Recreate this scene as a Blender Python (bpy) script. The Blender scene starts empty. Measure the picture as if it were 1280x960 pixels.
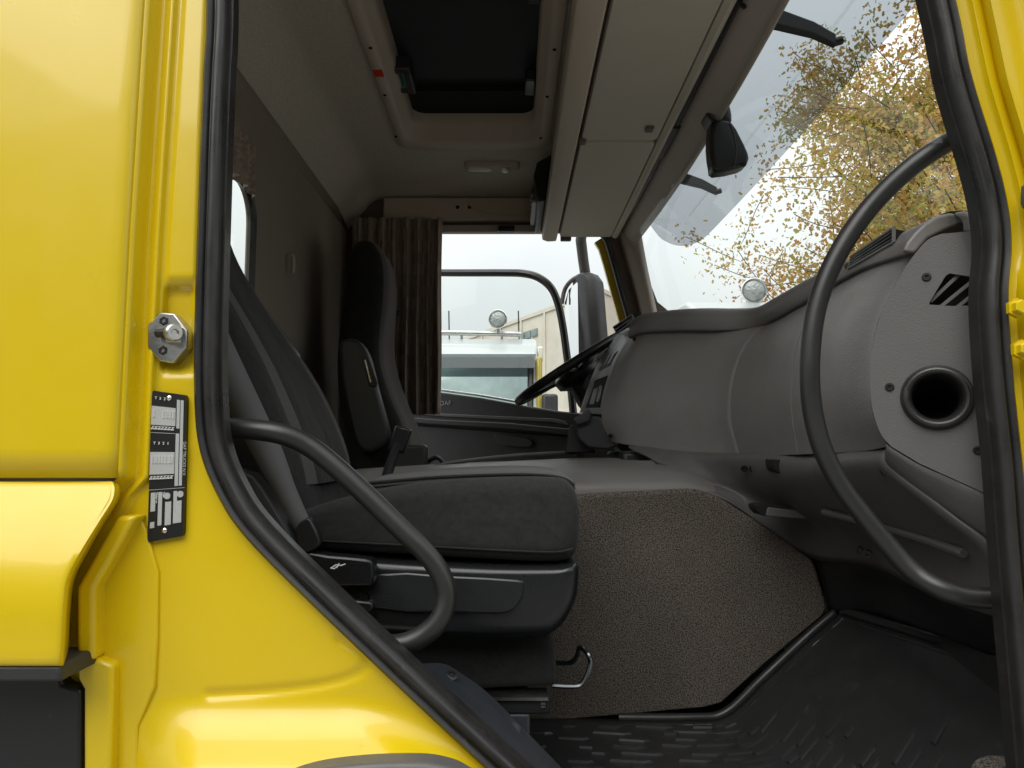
import bpy, bmesh, math, random
from mathutils import Vector, Matrix
R = math.radians
random.seed(7)
scene = bpy.context.scene
C = scene.collection

# ------------------------------------------------------------------ camera, sky, sun, exposure
ZC = 1.75                       # camera height above the ground; cab coordinates are relative to it
F, CU, CV = 900.0, 640.0, 480.0
PITCH = math.atan(80 / F)
CAM = Vector((0, -0.95, 0))
cam = bpy.data.objects.new('camera', bpy.data.cameras.new('camera'))
C.objects.link(cam)
cam.location = CAM + Vector((0, 0, ZC))
cam.rotation_euler = (R(90) + PITCH, 0, 0)
cam.data.sensor_width = 36; cam.data.lens = F / 1280 * 36
cam.data.clip_start = 0.02; cam.data.clip_end = 2000
scene.camera = cam

SUN_EL, SUN_AZ = R(48), R(205)    # azimuth: clockwise from +Y, so behind the camera and a little to its left
world = bpy.data.worlds.new('World'); scene.world = world; world.use_nodes = True
wn, wl = world.node_tree.nodes, world.node_tree.links
bg = wn['Background']
sky = wn.new('ShaderNodeTexSky'); sky.sky_type = 'NISHITA'; sky.sun_disc = False
sky.sun_elevation = SUN_EL; sky.sun_rotation = SUN_AZ; sky.dust_density = 6; sky.air_density = 1.0
hsv = wn.new('ShaderNodeHueSaturation'); hsv.inputs['Saturation'].default_value = 0.12
hsv.inputs['Value'].default_value = 1.0
wl.new(sky.outputs[0], hsv.inputs['Color'])
tc = wn.new('ShaderNodeTexCoord')
nz = wn.new('ShaderNodeTexNoise'); nz.inputs['Scale'].default_value = 2.2; nz.inputs['Detail'].default_value = 5
wl.new(tc.outputs['Generated'], nz.inputs['Vector'])
rmp = wn.new('ShaderNodeValToRGB')
rmp.color_ramp.elements[0].position = .3; rmp.color_ramp.elements[0].color = (9.2, 9.8, 9.9, 1)
rmp.color_ramp.elements[1].position = .7; rmp.color_ramp.elements[1].color = (11.2, 11.6, 11.5, 1)
wl.new(nz.outputs[0], rmp.inputs[0])
mixw = wn.new('ShaderNodeMix'); mixw.data_type = 'RGBA'; mixw.inputs[0].default_value = .9
wl.new(hsv.outputs[0], mixw.inputs[6]); wl.new(rmp.outputs[0], mixw.inputs[7])
sxyz = wn.new('ShaderNodeSeparateXYZ'); wl.new(tc.outputs['Generated'], sxyz.inputs[0])
mz = wn.new('ShaderNodeMath'); mz.operation = 'MAXIMUM'; mz.inputs[1].default_value = 0; wl.new(sxyz.outputs['Z'], mz.inputs[0])
cie = wn.new('ShaderNodeMath'); cie.operation = 'MULTIPLY_ADD'; cie.inputs[1].default_value = .92; cie.inputs[2].default_value = .46
wl.new(mz.outputs[0], cie.inputs[0])
vm = wn.new('ShaderNodeVectorMath'); vm.operation = 'SCALE'; wl.new(mixw.outputs[2], vm.inputs[0]); wl.new(cie.outputs[0], vm.inputs['Scale'])
wl.new(vm.outputs[0], bg.inputs['Color'])
bg.inputs['Strength'].default_value = 0.1

sl = bpy.data.lights.new('sun', 'SUN'); sl.energy = 1.3; sl.angle = R(50); sl.color = (1, .97, .92)
so = bpy.data.objects.new('sun', sl); C.objects.link(so)
sd = Vector((math.sin(SUN_AZ) * math.cos(SUN_EL), math.cos(SUN_AZ) * math.cos(SUN_EL), math.sin(SUN_EL)))
so.rotation_euler = (-sd).to_track_quat('-Z', 'Y').to_euler(); so.location = sd * 30

vs = scene.view_settings
scene.display_settings.display_device = 'sRGB'
vs.view_transform = 'Standard'; vs.look = 'None'; vs.exposure = 0.55; vs.gamma = 1; vs.use_curve_mapping = False
scene.render.engine = 'CYCLES'
scene.cycles.use_denoising = True
scene.cycles.max_bounces = 10; scene.cycles.diffuse_bounces = 5; scene.cycles.transparent_max_bounces = 16
scene.cycles.caustics_reflective = False; scene.cycles.caustics_refractive = False

# ------------------------------------------------------------------ projection helpers
def ray(u, v):
    cp, sp = math.cos(PITCH), math.sin(PITCH)
    a, b = u - CU, CV - v
    return Vector((a, F * cp - b * sp, b * cp + F * sp))
def P(u, v, y):
    d = ray(u, v); return CAM + d * ((y - CAM.y) / d.y)
def PP(u, v, p0, n):
    d = ray(u, v); n = Vector(n); return CAM + d * ((Vector(p0) - CAM).dot(n) / d.dot(n))

def cat(pts, n=8, closed=False):
    """Catmull-Rom through points (any dimension)."""
    pts = [tuple(p) for p in pts]; m = len(pts); out = []
    segs = m if closed else m - 1
    for i in range(segs):
        if closed:
            p0, p1, p2, p3 = pts[(i-1) % m], pts[i], pts[(i+1) % m], pts[(i+2) % m]
        else:
            p1, p2 = pts[i], pts[i+1]
            p0 = pts[i-1] if i > 0 else tuple(2*a-b for a, b in zip(p1, p2))
            p3 = pts[i+2] if i+2 < m else tuple(2*b-a for a, b in zip(p1, p2))
        for k in range(n):
            t = k / n
            out.append(tuple(.5*((2*b)+(-a+c)*t+(2*a-5*b+4*c-d)*t*t+(-a+3*b-3*c+d)*t**3)
                             for a, b, c, d in zip(p0, p1, p2, p3)))
    if not closed: out.append(pts[-1])
    return out
def lerp_poly(tab, x):
    if x <= tab[0][0]: return tab[0][1]
    for (a, fa), (b, fb) in zip(tab, tab[1:]):
        if x <= b: return fa + (fb - fa) * (x - a) / (b - a)
    return tab[-1][1]
def sstep(a, b, x):
    t = max(0, min(1, (x - a) / (b - a))); return t*t*(3-2*t)

# ------------------------------------------------------------------ mesh builder
ORIG = {}
class MB:
    def __init__(s): s.v = []; s.f = []
    def add(s, vs_, fs):
        o = len(s.v); s.v += [Vector(p) for p in vs_]; s.f += [[i + o for i in f] for f in fs]; return s
    def box(s, x0, x1, y0, y1, z0, z1):
        vs_ = [(x, y, z) for x in (x0, x1) for y in (y0, y1) for z in (z0, z1)]
        return s.add(vs_, [(0,1,3,2),(4,6,7,5),(0,4,5,1),(2,3,7,6),(0,2,6,4),(1,5,7,3)])
    def obox(s, c, ax, ay, az, sx, sy, sz):
        c = Vector(c); ax, ay, az = [Vector(q).normalized() for q in (ax, ay, az)]
        vs_ = [c + ax*sx*i/2 + ay*sy*j/2 + az*sz*k/2 for i in (-1,1) for j in (-1,1) for k in (-1,1)]
        return s.add(vs_, [(0,1,3,2),(4,6,7,5),(0,4,5,1),(2,3,7,6),(0,2,6,4),(1,5,7,3)])
    def loft(s, rings, c0=True, c1=True, closed=True):
        n = len(rings[0]); vs_ = [p for r in rings for p in r]; fs = []
        for i in range(len(rings)-1):
            for j in range(n if closed else n-1):
                a, b = i*n+j, i*n+(j+1) % n
                fs.append((a, b, b+n, a+n))
        if c0: fs.append(tuple(range(n))[::-1])
        if c1: fs.append(tuple(range((len(rings)-1)*n, len(rings)*n)))
        return s.add(vs_, fs)
    def grid(s, rows): return s.loft(rows, False, False, False)
    def prism(s, poly, vec):
        vec = Vector(vec); poly = [Vector(p) for p in poly]
        return s.loft([poly, [p + vec for p in poly]])
    def tube(s, path, r, n=12, cap=True, squash=None, closed=False):
        path = [Vector(p) for p in path]; m = len(path)
        rs = r if isinstance(r, (list, tuple)) else [r]*m
        rings = []; prev = None
        for i, p in enumerate(path):
            a = path[(i-1) % m] if (i or closed) else path[i]; b = path[(i+1) % m] if (i < m-1 or closed) else path[i]
            t = (b - a).normalized()
            if prev is None:
                ref = Vector((0,0,1)) if abs(t.z) < .9 else Vector((1,0,0))
                nn = (ref - t*ref.dot(t)).normalized()
            else:
                nn = (prev - t*prev.dot(t)).normalized()
            prev = nn; bb = t.cross(nn)
            sq = squash or (1, 1)
            rings.append([p + (nn*math.cos(2*math.pi*k/n)*sq[0] + bb*math.sin(2*math.pi*k/n)*sq[1])*rs[i] for k in range(n)])
        if closed: rings.append(rings[0]); cap = False
        return s.loft(rings, cap, cap)
    def sweep(s, path, prof, out=(0,-1,0), closed=False):
        """profile (a,b): a along in-plane normal (tangent x out), b along out"""
        path = [Vector(p) for p in path]; out = Vector(out); m = len(path); rings = []
        for i, p in enumerate(path):
            a = path[(i-1) % m] if (i or closed) else path[i]; b = path[(i+1) % m] if (i < m-1 or closed) else path[i]
            t = (b - a).normalized(); nn = t.cross(out).normalized()
            rings.append([p + nn*q + out*w for q, w in prof])
        if closed: rings.append(rings[0])
        return s.loft(rings, not closed, not closed)
    def lathe(s, c, axis, prof, n=24, ref=None):
        c = Vector(c); ax = Vector(axis).normalized()
        ref = Vector(ref) if ref else (Vector((0,0,1)) if abs(ax.z) < .9 else Vector((1,0,0)))
        e1 = (ref - ax*ref.dot(ax)).normalized(); e2 = ax.cross(e1)
        rings = [[c + ax*h + (e1*math.cos(2*math.pi*k/n) + e2*math.sin(2*math.pi*k/n))*max(r, 1e-4) for k in range(n)] for r, h in prof]
        return s.loft(rings, False, False)
    def holes(s, outer, holes=()):
        bm = bmesh.new(); es = []
        for loop in [outer] + list(holes):
            vv = [bm.verts.new(Vector(p)) for p in loop]
            es += [bm.edges.new((vv[i], vv[(i+1) % len(vv)])) for i in range(len(vv))]
        bmesh.ops.triangle_fill(bm, use_beauty=True, use_dissolve=False, edges=es)
        bm.verts.index_update()
        s.add([v.co.copy() for v in bm.verts], [[v.index for v in f.verts] for f in bm.faces]); bm.free(); return s
    def build(s, name, mat, parent=None, smooth=40, bevel=0, bseg=2, solid=0, soff=0, sub=0, kind=None, label=None):
        if parent is not None: o0 = ORIG[parent.name]
        else:
            mn = [min(v[i] for v in s.v) for i in range(3)]; mx = [max(v[i] for v in s.v) for i in range(3)]
            o0 = Vector(((mn[0]+mx[0])/2, (mn[1]+mx[1])/2, mn[2]))
        me = bpy.data.meshes.new(name)
        me.from_pydata([v - o0 for v in s.v], [], s.f); me.update()
        bm = bmesh.new(); bm.from_mesh(me)
        bmesh.ops.remove_doubles(bm, verts=bm.verts, dist=1e-6)
        bmesh.ops.recalc_face_normals(bm, faces=bm.faces)
        ang = R(smooth)
        for f in bm.faces: f.smooth = smooth > 0
        for e in bm.edges:
            if len(e.link_faces) == 2 and e.calc_face_angle(0) > ang: e.smooth = False
        bm.to_mesh(me); bm.free()
        for m_ in (mat if isinstance(mat, list) else [mat]): me.materials.append(m_)
        ob = bpy.data.objects.new(name, me); C.objects.link(ob)
        ORIG[ob.name] = o0
        if parent is not None: ob.parent = parent
        else: ob.location = o0 + Vector((0, 0, ZC))
        if solid:
            m_ = ob.modifiers.new('solid', 'SOLIDIFY'); m_.thickness = solid; m_.offset = soff
        if bevel:
            m_ = ob.modifiers.new('bevel', 'BEVEL'); m_.width = bevel; m_.segments = bseg; m_.limit_method = 'ANGLE'; m_.angle_limit = R(35)
            m_.harden_normals = False
            for p in me.polygons: p.use_smooth = True
        if sub:
            m_ = ob.modifiers.new('sub', 'SUBSURF'); m_.levels = sub; m_.render_levels = sub
        if kind: ob['kind'] = kind
        if label: ob['label'] = label
        return ob
def tag(o, label, cat_, group=None):
    o['label'] = label; o['category'] = cat_
    if group: o['group'] = group
    return o
def thing(name, label, cat_, loc, group=None):
    e = bpy.data.objects.new(name, None); C.objects.link(e); e.empty_display_size = .1
    ORIG[e.name] = Vector(loc); e.location = Vector(loc) + Vector((0, 0, ZC))
    return tag(e, label, cat_, group)
def net(ctrl, nu=6, nv=6):
    """ctrl: rows of 3D points -> dense smooth rows"""
    rows = [cat(r, nu) for r in ctrl]
    cols = list(zip(*rows)); cols = [cat(c, nv) for c in cols]
    return [list(r) for r in zip(*cols)]
def rrect(x0, x1, y0, y1, r, n=6):
    pts = []
    for cx, cy, a0 in ((x1-r, y1-r, 0), (x0+r, y1-r, 90), (x0+r, y0+r, 180), (x1-r, y0+r, 270)):
        for k in range(n+1):
            a = R(a0 + 90*k/n); pts.append((cx + r*math.cos(a), cy + r*math.sin(a)))
    return pts
def pillow(outline, y0, y1, r, n=5, crown=0.0):
    """closed XZ outline swept along Y with rounded ends"""
    xs = [p[0] for p in outline]; zs = [p[1] for p in outline]
    cx, cz = (min(xs)+max(xs))/2, (min(zs)+max(zs))/2; hw, hh = (max(xs)-min(xs))/2, (max(zs)-min(zs))/2
    def ring(y, ins, cr=0): return [Vector((cx+(p[0]-cx)*(1-ins/hw), y, cz+(p[1]-cz)*(1-ins/hh) - (cr if p[1] > cz else 0))) for p in outline]
    rings = [ring(y0-.001, r*2.2), ring(y0, r*1.25)]
    for k in range(n+1):
        a = R(90*k/n); rings.append(ring(y0 + r*(1-math.cos(a)), r*(1-math.sin(a))))
    for k in range(1, 8):
        t = k/8; rings.append(ring(y0+r + (y1-y0-2*r)*t, 0, crown*math.sin(math.pi*t)))
    for k in range(n, -1, -1):
        a = R(90*k/n); rings.append(ring(y1 - r*(1-math.cos(a)), r*(1-math.sin(a))))
    return rings

# ------------------------------------------------------------------ materials
def mat(name, col, rough=.5, metal=0, coat=0, bump=None, var=None, spec=.5, rvar=0, sheen=0, wrinkle=None):
    m = bpy.data.materials.new(name); m.use_nodes = True
    N, L = m.node_tree.nodes, m.node_tree.links; b = N['Principled BSDF']
    b.inputs['Base Color'].default_value = (*col, 1); b.inputs['Roughness'].default_value = rough
    b.inputs['Metallic'].default_value = metal; b.inputs['Coat Weight'].default_value = coat
    b.inputs['Coat Roughness'].default_value = .12
    b.inputs['Specular IOR Level'].default_value = spec
    if sheen: b.inputs['Sheen Weight'].default_value = sheen; b.inputs['Sheen Roughness'].default_value = .5
    t = N.new('ShaderNodeTexCoord')
    if var:
        n = N.new('ShaderNodeTexNoise'); n.inputs['Scale'].default_value = var[0]; n.inputs['Detail'].default_value = 6
        n.inputs['Roughness'].default_value = .65
        L.new(t.outputs['Object'], n.inputs['Vector'])
        r = N.new('ShaderNodeValToRGB'); r.color_ramp.elements[0].position = .3; r.color_ramp.elements[1].position = .72
        c2 = var[2] if len(var) > 2 else tuple(max(0, c*(1-var[1])) for c in col)
        r.color_ramp.elements[0].color = (*c2, 1); r.color_ramp.elements[1].color = (*col, 1)
        L.new(n.outputs[0], r.inputs[0]); L.new(r.outputs[0], b.inputs['Base Color'])
    if rvar:
        n2 = N.new('ShaderNodeTexNoise'); n2.inputs['Scale'].default_value = 14; n2.inputs['Detail'].default_value = 8
        L.new(t.outputs['Object'], n2.inputs['Vector'])
        mr = N.new('ShaderNodeMapRange'); mr.inputs[1].default_value = .3; mr.inputs[2].default_value = .7
        mr.inputs[3].default_value = max(.02, rough - rvar); mr.inputs[4].default_value = rough + rvar
        L.new(n2.outputs[0], mr.inputs[0]); L.new(mr.outputs[0], b.inputs['Roughness'])
    if bump:
        kind, sc, st = bump[:3]
        if kind == 'voronoi':
            x = N.new('ShaderNodeTexVoronoi'); x.feature = 'SMOOTH_F1'; x.inputs['Scale'].default_value = sc; o = x.outputs['Distance']
        elif kind == 'weave':
            x = N.new('ShaderNodeTexChecker'); x.inputs['Scale'].default_value = sc; o = x.outputs['Fac']
        else:
            x = N.new('ShaderNodeTexNoise'); x.inputs['Scale'].default_value = sc; x.inputs['Detail'].default_value = 4; o = x.outputs[0]
        L.new(t.outputs['Object'], x.inputs['Vector'])
        bp = N.new('ShaderNodeBump'); bp.inputs['Strength'].default_value = st; bp.inputs['Distance'].default_value = bump[3] if len(bump) > 3 else .002
        L.new(o, bp.inputs['Height']); L.new(bp.outputs[0], b.inputs['Normal'])
        if wrinkle:
            w = N.new('ShaderNodeTexNoise'); w.inputs['Scale'].default_value = wrinkle[0]; w.inputs['Detail'].default_value = 3; w.inputs['Distortion'].default_value = .6
            L.new(t.outputs['Object'], w.inputs['Vector'])
            b2 = N.new('ShaderNodeBump'); b2.inputs['Strength'].default_value = wrinkle[1]; b2.inputs['Distance'].default_value = .02
            L.new(w.outputs[0], b2.inputs['Height']); L.new(b2.outputs[0], bp.inputs['Normal'])
    return m
def dirty(m, scale, thr, col, amt):
    N, L = m.node_tree.nodes, m.node_tree.links; b = N['Principled BSDF']; t = N.new('ShaderNodeTexCoord')
    mp = N.new('ShaderNodeMapping'); mp.inputs['Scale'].default_value = (1, 1, .55); L.new(t.outputs['Object'], mp.inputs[0])
    n = N.new('ShaderNodeTexNoise'); n.inputs['Scale'].default_value = scale; n.inputs['Detail'].default_value = 10; n.inputs['Roughness'].default_value = .75
    L.new(mp.outputs[0], n.inputs['Vector'])
    r = N.new('ShaderNodeMapRange'); r.inputs[1].default_value = thr; r.inputs[2].default_value = thr+.12; r.inputs[4].default_value = amt
    L.new(n.outputs[0], r.inputs[0])
    mx = N.new('ShaderNodeMix'); mx.data_type = 'RGBA'; mx.inputs[7].default_value = (*col, 1)
    src = b.inputs['Base Color'].links[0].from_socket if b.inputs['Base Color'].links else None
    if src: L.new(src, mx.inputs[6])
    else: mx.inputs[6].default_value = b.inputs['Base Color'].default_value
    L.new(r.outputs[0], mx.inputs[0]); L.new(mx.outputs[2], b.inputs['Base Color'])
def glass(name, tint=(1,1,1), refl=1.0, rough=0.0):
    m = bpy.data.materials.new(name); m.use_nodes = True
    N, L = m.node_tree.nodes, m.node_tree.links; N.clear()
    o = N.new('ShaderNodeOutputMaterial'); t = N.new('ShaderNodeBsdfTransparent'); t.inputs[0].default_value = (*tint, 1)
    g = N.new('ShaderNodeBsdfGlossy'); g.inputs['Roughness'].default_value = rough
    fr = N.new('ShaderNodeLayerWeight'); fr.inputs[0].default_value = .5
    pw = N.new('ShaderNodeMath'); pw.operation = 'POWER'; pw.inputs[1].default_value = 5
    L.new(fr.outputs['Facing'], pw.inputs[0])
    ml = N.new('ShaderNodeMath'); ml.operation = 'MULTIPLY_ADD'; ml.inputs[1].default_value = .92*refl; ml.inputs[2].default_value = .05*refl
    mx = N.new('ShaderNodeMixShader')
    L.new(pw.outputs[0], ml.inputs[0]); L.new(ml.outputs[0], mx.inputs[0]); L.new(t.outputs[0], mx.inputs[1]); L.new(g.outputs[0], mx.inputs[2])
    L.new(mx.outputs[0], o.inputs[0]); return m

YEL = mat('yellow_paint', (.68, .485, .003), .32, coat=.38, bump=('noise', 260, .04, .001), var=(5, .05), rvar=.05)
YEL.node_tree.nodes['Principled BSDF'].inputs['Coat Roughness'].default_value = .06
RUB = mat('rubber_seal', (.026, .0245, .0245), .36, bump=('noise', 900, .25, .0006), var=(30, .4), rvar=.14)
HANDLE = mat('handle_plastic', (.020, .0195, .0195), .36, bump=('noise', 1400, .25, .0004), rvar=.06)
DASH = mat('dash_plastic', (.215, .202, .196), .42, bump=('voronoi', 520, .5, .0012), var=(9, .1), rvar=.06)
DASH_DIM = mat('dash_plastic_dimmed', (.100, .095, .092), .5, bump=('voronoi', 560, .28, .0011), var=(9, .12), rvar=.06)  # dash plastic darkened for the end panel, to offset strong doorway light
DASHS = mat('dash_smooth_plastic', (.17, .16, .153), .5, bump=('noise', 900, .15, .0005), var=(14, .1), rvar=.08)
PAD = mat('dash_pad', (.185, .174, .168), .6, bump=('voronoi', 480, .3, .0012), var=(10, .15))
DARK = mat('dark_plastic', (.03, .03, .032), .48, bump=('voronoi', 500, .2, .001), var=(12, .25), rvar=.1)
DGREY = mat('dark_grey_plastic', (.11, .104, .101), .5, bump=('voronoi', 460, .2, .001), var=(12, .2), rvar=.08)
BLK = mat('black_plastic', (.014, .014, .0155), .36, rvar=.08)
VOID = mat('black_interior', (.004, .004, .004), .9)
SILL = mat('sill_plastic', (.032, .036, .043), .5, bump=('noise', 1200, .2, .0005), var=(25, .2), rvar=.08)
TRIM = mat('seat_shell_plastic', (.010, .0104, .0115), .27, bump=('noise', 1500, .12, .0004), rvar=.05)
FAB = mat('seat_fabric', (.018, .0175, .0172), .92, bump=('noise', 700, .5, .0016), var=(110, .6), sheen=.05, wrinkle=(11, .5))

FABC = mat('seat_ribbed_fabric', (.085, .081, .077), .92, bump=('weave', 520, .5, .001), var=(330, .6), sheen=.1, wrinkle=(9, .25))
FABG = mat('seat_grey_fabric', (.095, .082, .08), .9, bump=('noise', 800, .4, .001), var=(200, .2), sheen=.1)
BELT = mat('belt_webbing', (.11, .11, .112), .7, bump=('weave', 700, .4, .0005), var=(30, .1))
LINER = mat('ceiling_fabric', (.67, .61, .52), .95, bump=('noise', 300, .8, .003), var=(170, .3))
BEIGE = mat('beige_plastic', (.52, .44, .37), .55, bump=('noise', 900, .15, .0006), var=(7, .08))
LOCK = mat('locker_plastic', (.52, .475, .41), .6, bump=('noise', 700, .2, .0006), var=(6, .06))
LINER_SHADE = mat('shaded_lining_fabric', (.34, .295, .24), .95, bump=('noise', 420, .7, .002), var=(240, .25))  # darker copy of the ceiling lining; the wall's shade put into the colour
BROWN = mat('brown_trim', (.12, .085, .07), .6, bump=('noise', 900, .2, .0006))
PTRIM = mat('pillar_trim', (.44, .375, .335), .6, bump=('noise', 700, .2, .0008), var=(6, .08))
STEEL = mat('zinc_steel', (.62, .62, .60), .3, metal=1, bump=('noise', 160, .12, .001), var=(60, .3), rvar=.1)
SCREW = mat('dark_screw', (.05, .05, .05), .35, metal=.8)
WIRE = mat('wire_steel', (.25, .26, .27), .25, metal=1)
TREAD = mat('mat_tread_rubber', (.027, .027, .028), .38)
MATR = mat('mat_rubber', (.027, .027, .028), .40, bump=('noise', 90, .03, .0008), var=(18, .3), rvar=.1)
HATCH = mat('hatch_shade', (.020, .027, .027), .7, bump=('noise', 600, .3, .0006), var=(40, .2))
WHITE = mat('white_print', (.75, .75, .74), .5)
GREYP = mat('grey_print', (.42, .43, .42), .45, var=(300, .15))
BLKP = mat('black_print', (.008, .008, .008), .4)
RED = mat('red_sticker', (.55, .035, .012), .5)
GREEN = mat('green_latch_insert', (.08, .30, .24), .4)
REDB = mat('red_buckle', (.5, .05, .04), .4)
LENS = mat('lamp_lens', (.7, .66, .58), .15, coat=.5)
LAMPG = mat('ribbed_lamp_glass', (.42, .45, .44), .08, spec=.8, bump=('voronoi', 40, .6, .01), var=(18, .5))
CHROME = mat('chrome', (.8, .8, .8), .08, metal=1)
MIRR = mat('mirror_glass', (.9, .92, .92), .01, metal=1)
GLASS = glass('window_glass', (.97, .99, .98), .5)
WGLASS = glass('windscreen_glass', (.95, .975, .965), .45)
TINT = glass('tinted_visor', (.42, .44, .47), .9, .02)
WPAINT = mat('white_truck_paint', (.50, .52, .52), .3, coat=.5, var=(3, .06))
OLIVE = mat('gold_truck_paint', (.42, .33, .05), .35, coat=.4)
TGLASS = mat('truck_windscreen', (.42, .51, .49), .06, metal=.75, var=(1.2, .5))
TVIS = mat('green_visor_glass', (.35, .45, .43), .2)
CONC = mat('concrete_cladding', (.72, .66, .57), .85, bump=('noise', 3, .3, .02), var=(.9, .25))
ASPH = mat('concrete_paving', (.30, .29, .27), .9, bump=('noise', 60, .6, .01), var=(2.5, .3))
BARK = mat('bark', (.11, .095, .08), .9, bump=('noise', 30, .8, .02), var=(14, .4))
HALL_BLOCK = mat('hall_blocker_grey', (.16, .16, .155), .7, var=(.8, .3))
TYRE = mat('tyre_rubber', (.02, .02, .02), .8)

dirty(YEL, 16, .62, (.25, .17, .03), .35)
dirty(FAB, 130, .66, (.10, .095, .09), .6)
dirty(MATR, 26, .60, (.09, .08, .07), .5)
dirty(BLK, 30, .62, (.10, .09, .08), .4)
dirty(DGREY, 40, .64, (.26, .24, .22), .5)
dirty(DASH, 38, .66, (.34, .32, .30), .5)
dirty(RUB, 45, .60, (.085, .075, .065), .6)
dirty(HANDLE, 60, .64, (.10, .095, .09), .5)
def speckled():
    m = mat('speckled_carpet', (.2, .17, .14), .95)
    N, L = m.node_tree.nodes, m.node_tree.links; b = N['Principled BSDF']; t = N.new('ShaderNodeTexCoord')
    n = N.new('ShaderNodeTexNoise'); n.inputs['Scale'].default_value = 360; n.inputs['Detail'].default_value = 1.5; n.inputs['Roughness'].default_value = .4; n.inputs['Distortion'].default_value = .4
    L.new(t.outputs['Object'], n.inputs['Vector'])
    r = N.new('ShaderNodeValToRGB'); e = r.color_ramp.elements
    e[0].position = .44; e[0].color = (.040, .034, .030, 1); e[1].position = .54; e[1].color = (.165, .138, .114, 1)
    L.new(n.outputs[0], r.inputs[0])
    n2 = N.new('ShaderNodeTexNoise'); n2.inputs['Scale'].default_value = 5; n2.inputs['Detail'].default_value = 4
    L.new(t.outputs['Object'], n2.inputs['Vector'])
    mx = N.new('ShaderNodeMix'); mx.data_type = 'RGBA'; mx.blend_type = 'MULTIPLY'; mx.inputs[0].default_value = .5
    L.new(r.outputs[0], mx.inputs[6]); L.new(n2.outputs[1], mx.inputs[7]); 
    mr = N.new('ShaderNodeMapRange'); mr.inputs[1].default_value = .3; mr.inputs[2].default_value = .7; mr.inputs[3].default_value = .6; mr.inputs[4].default_value = 1.1
    L.new(n2.outputs[0], mr.inputs[0]); L.new(mr.outputs[0], mx.inputs[7])
    L.new(mx.outputs[2], b.inputs['Base Color'])
    bp = N.new('ShaderNodeBump'); bp.inputs['Strength'].default_value = .6; bp.inputs['Distance'].default_value = .002
    L.new(n.outputs[0], bp.inputs['Height']); L.new(bp.outputs[0], b.inputs['Normal'])
    return m
CARPET = speckled()

def striped():
    m = mat('striped_curtain', (.12, .08, .06), .9, sheen=.2)
    N, L = m.node_tree.nodes, m.node_tree.links; b = N['Principled BSDF']
    at = N.new('ShaderNodeAttribute'); at.attribute_name = 'cloth_uv'
    br = N.new('ShaderNodeTexBrick'); br.inputs['Scale'].default_value = 9
    br.inputs['Color1'].default_value = (.38, .30, .245, 1); br.inputs['Color2'].default_value = (.23, .175, .14, 1); br.inputs['Mortar'].default_value = (.3, .235, .19, 1)
    br.inputs['Brick Width'].default_value = .28; br.inputs['Row Height'].default_value = .9; br.inputs['Mortar Size'].default_value = .01
    L.new(at.outputs['Vector'], br.inputs['Vector']); L.new(br.outputs[0], b.inputs['Base Color'])
    return m
CURT = striped()

def leafmat():
    m = bpy.data.materials.new('autumn_leaf'); m.use_nodes = True
    N, L = m.node_tree.nodes, m.node_tree.links; N.clear()
    o = N.new('ShaderNodeOutputMaterial'); g = N.new('ShaderNodeNewGeometry'); t = N.new('ShaderNodeTexCoord')
    n = N.new('ShaderNodeTexNoise'); n.inputs['Scale'].default_value = .55; n.inputs['Detail'].default_value = 3
    L.new(t.outputs['Object'], n.inputs['Vector'])
    a = N.new('ShaderNodeMath'); a.operation = 'MULTIPLY_ADD'; a.inputs[1].default_value = .55
    L.new(g.outputs['Random Per Island'], a.inputs[0])
    b2 = N.new('ShaderNodeMath'); b2.operation = 'MULTIPLY_ADD'; b2.inputs[1].default_value = 1.5; b2.inputs[2].default_value = -.53
    L.new(n.outputs[0], b2.inputs[0]); L.new(b2.outputs[0], a.inputs[2])
    r = N.new('ShaderNodeValToRGB'); els = r.color_ramp.elements
    els[0].position = 0; els[0].color = (.24, .27, .08, 1); els[1].position = 1; els[1].color = (.34, .15, .045, 1)
    for p, c in ((.25, (.42, .38, .09, 1)), (.45, (.56, .43, .16, 1)), (.65, (.60, .37, .14, 1)), (.82, (.50, .27, .10, 1))):
        e = els.new(p); e.color = c
    L.new(a.outputs[0], r.inputs[0])
    d = N.new('ShaderNodeBsdfDiffuse'); tr = N.new('ShaderNodeBsdfTranslucent'); mx = N.new('ShaderNodeMixShader'); mx.inputs[0].default_value = .6
    L.new(r.outputs[0], d.inputs[0]); L.new(r.outputs[0], tr.inputs[0]); L.new(d.outputs[0], mx.inputs[1]); L.new(tr.outputs[0], mx.inputs[2]); L.new(mx.outputs[0], o.inputs[0])
    return m
LEAF = leafmat()

def text(body, size, m, parent, org, xa, ya, name='lettering', ext=.0006):
    cu = bpy.data.curves.new(name, 'FONT'); cu.body = body; cu.size = size; cu.extrude = ext; cu.resolution_u = 2
    tmp = bpy.data.objects.new('tmp', cu); C.objects.link(tmp)
    dg = bpy.context.evaluated_depsgraph_get(); me = bpy.data.meshes.new_from_object(tmp.evaluated_get(dg))
    bpy.data.objects.remove(tmp); bpy.data.curves.remove(cu)
    xa, ya = Vector(xa).normalized(), Vector(ya).normalized(); za = xa.cross(ya)
    b = MB()
    for v in me.vertices: b.v.append(Vector(org) + xa*v.co.x + ya*v.co.y + za*v.co.z)
    b.f = [list(p.vertices) for p in me.polygons]
    bpy.data.meshes.remove(me)
    return b.build(name, m, parent, smooth=0)

# ================================================================== SETTING: ground
g = MB(); g.add([(-300,-300,-ZC),(300,-300,-ZC),(300,300,-ZC),(-300,300,-ZC)], [(0,1,2,3)])
go = g.build('ground', ASPH, smooth=0, kind='structure')

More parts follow.
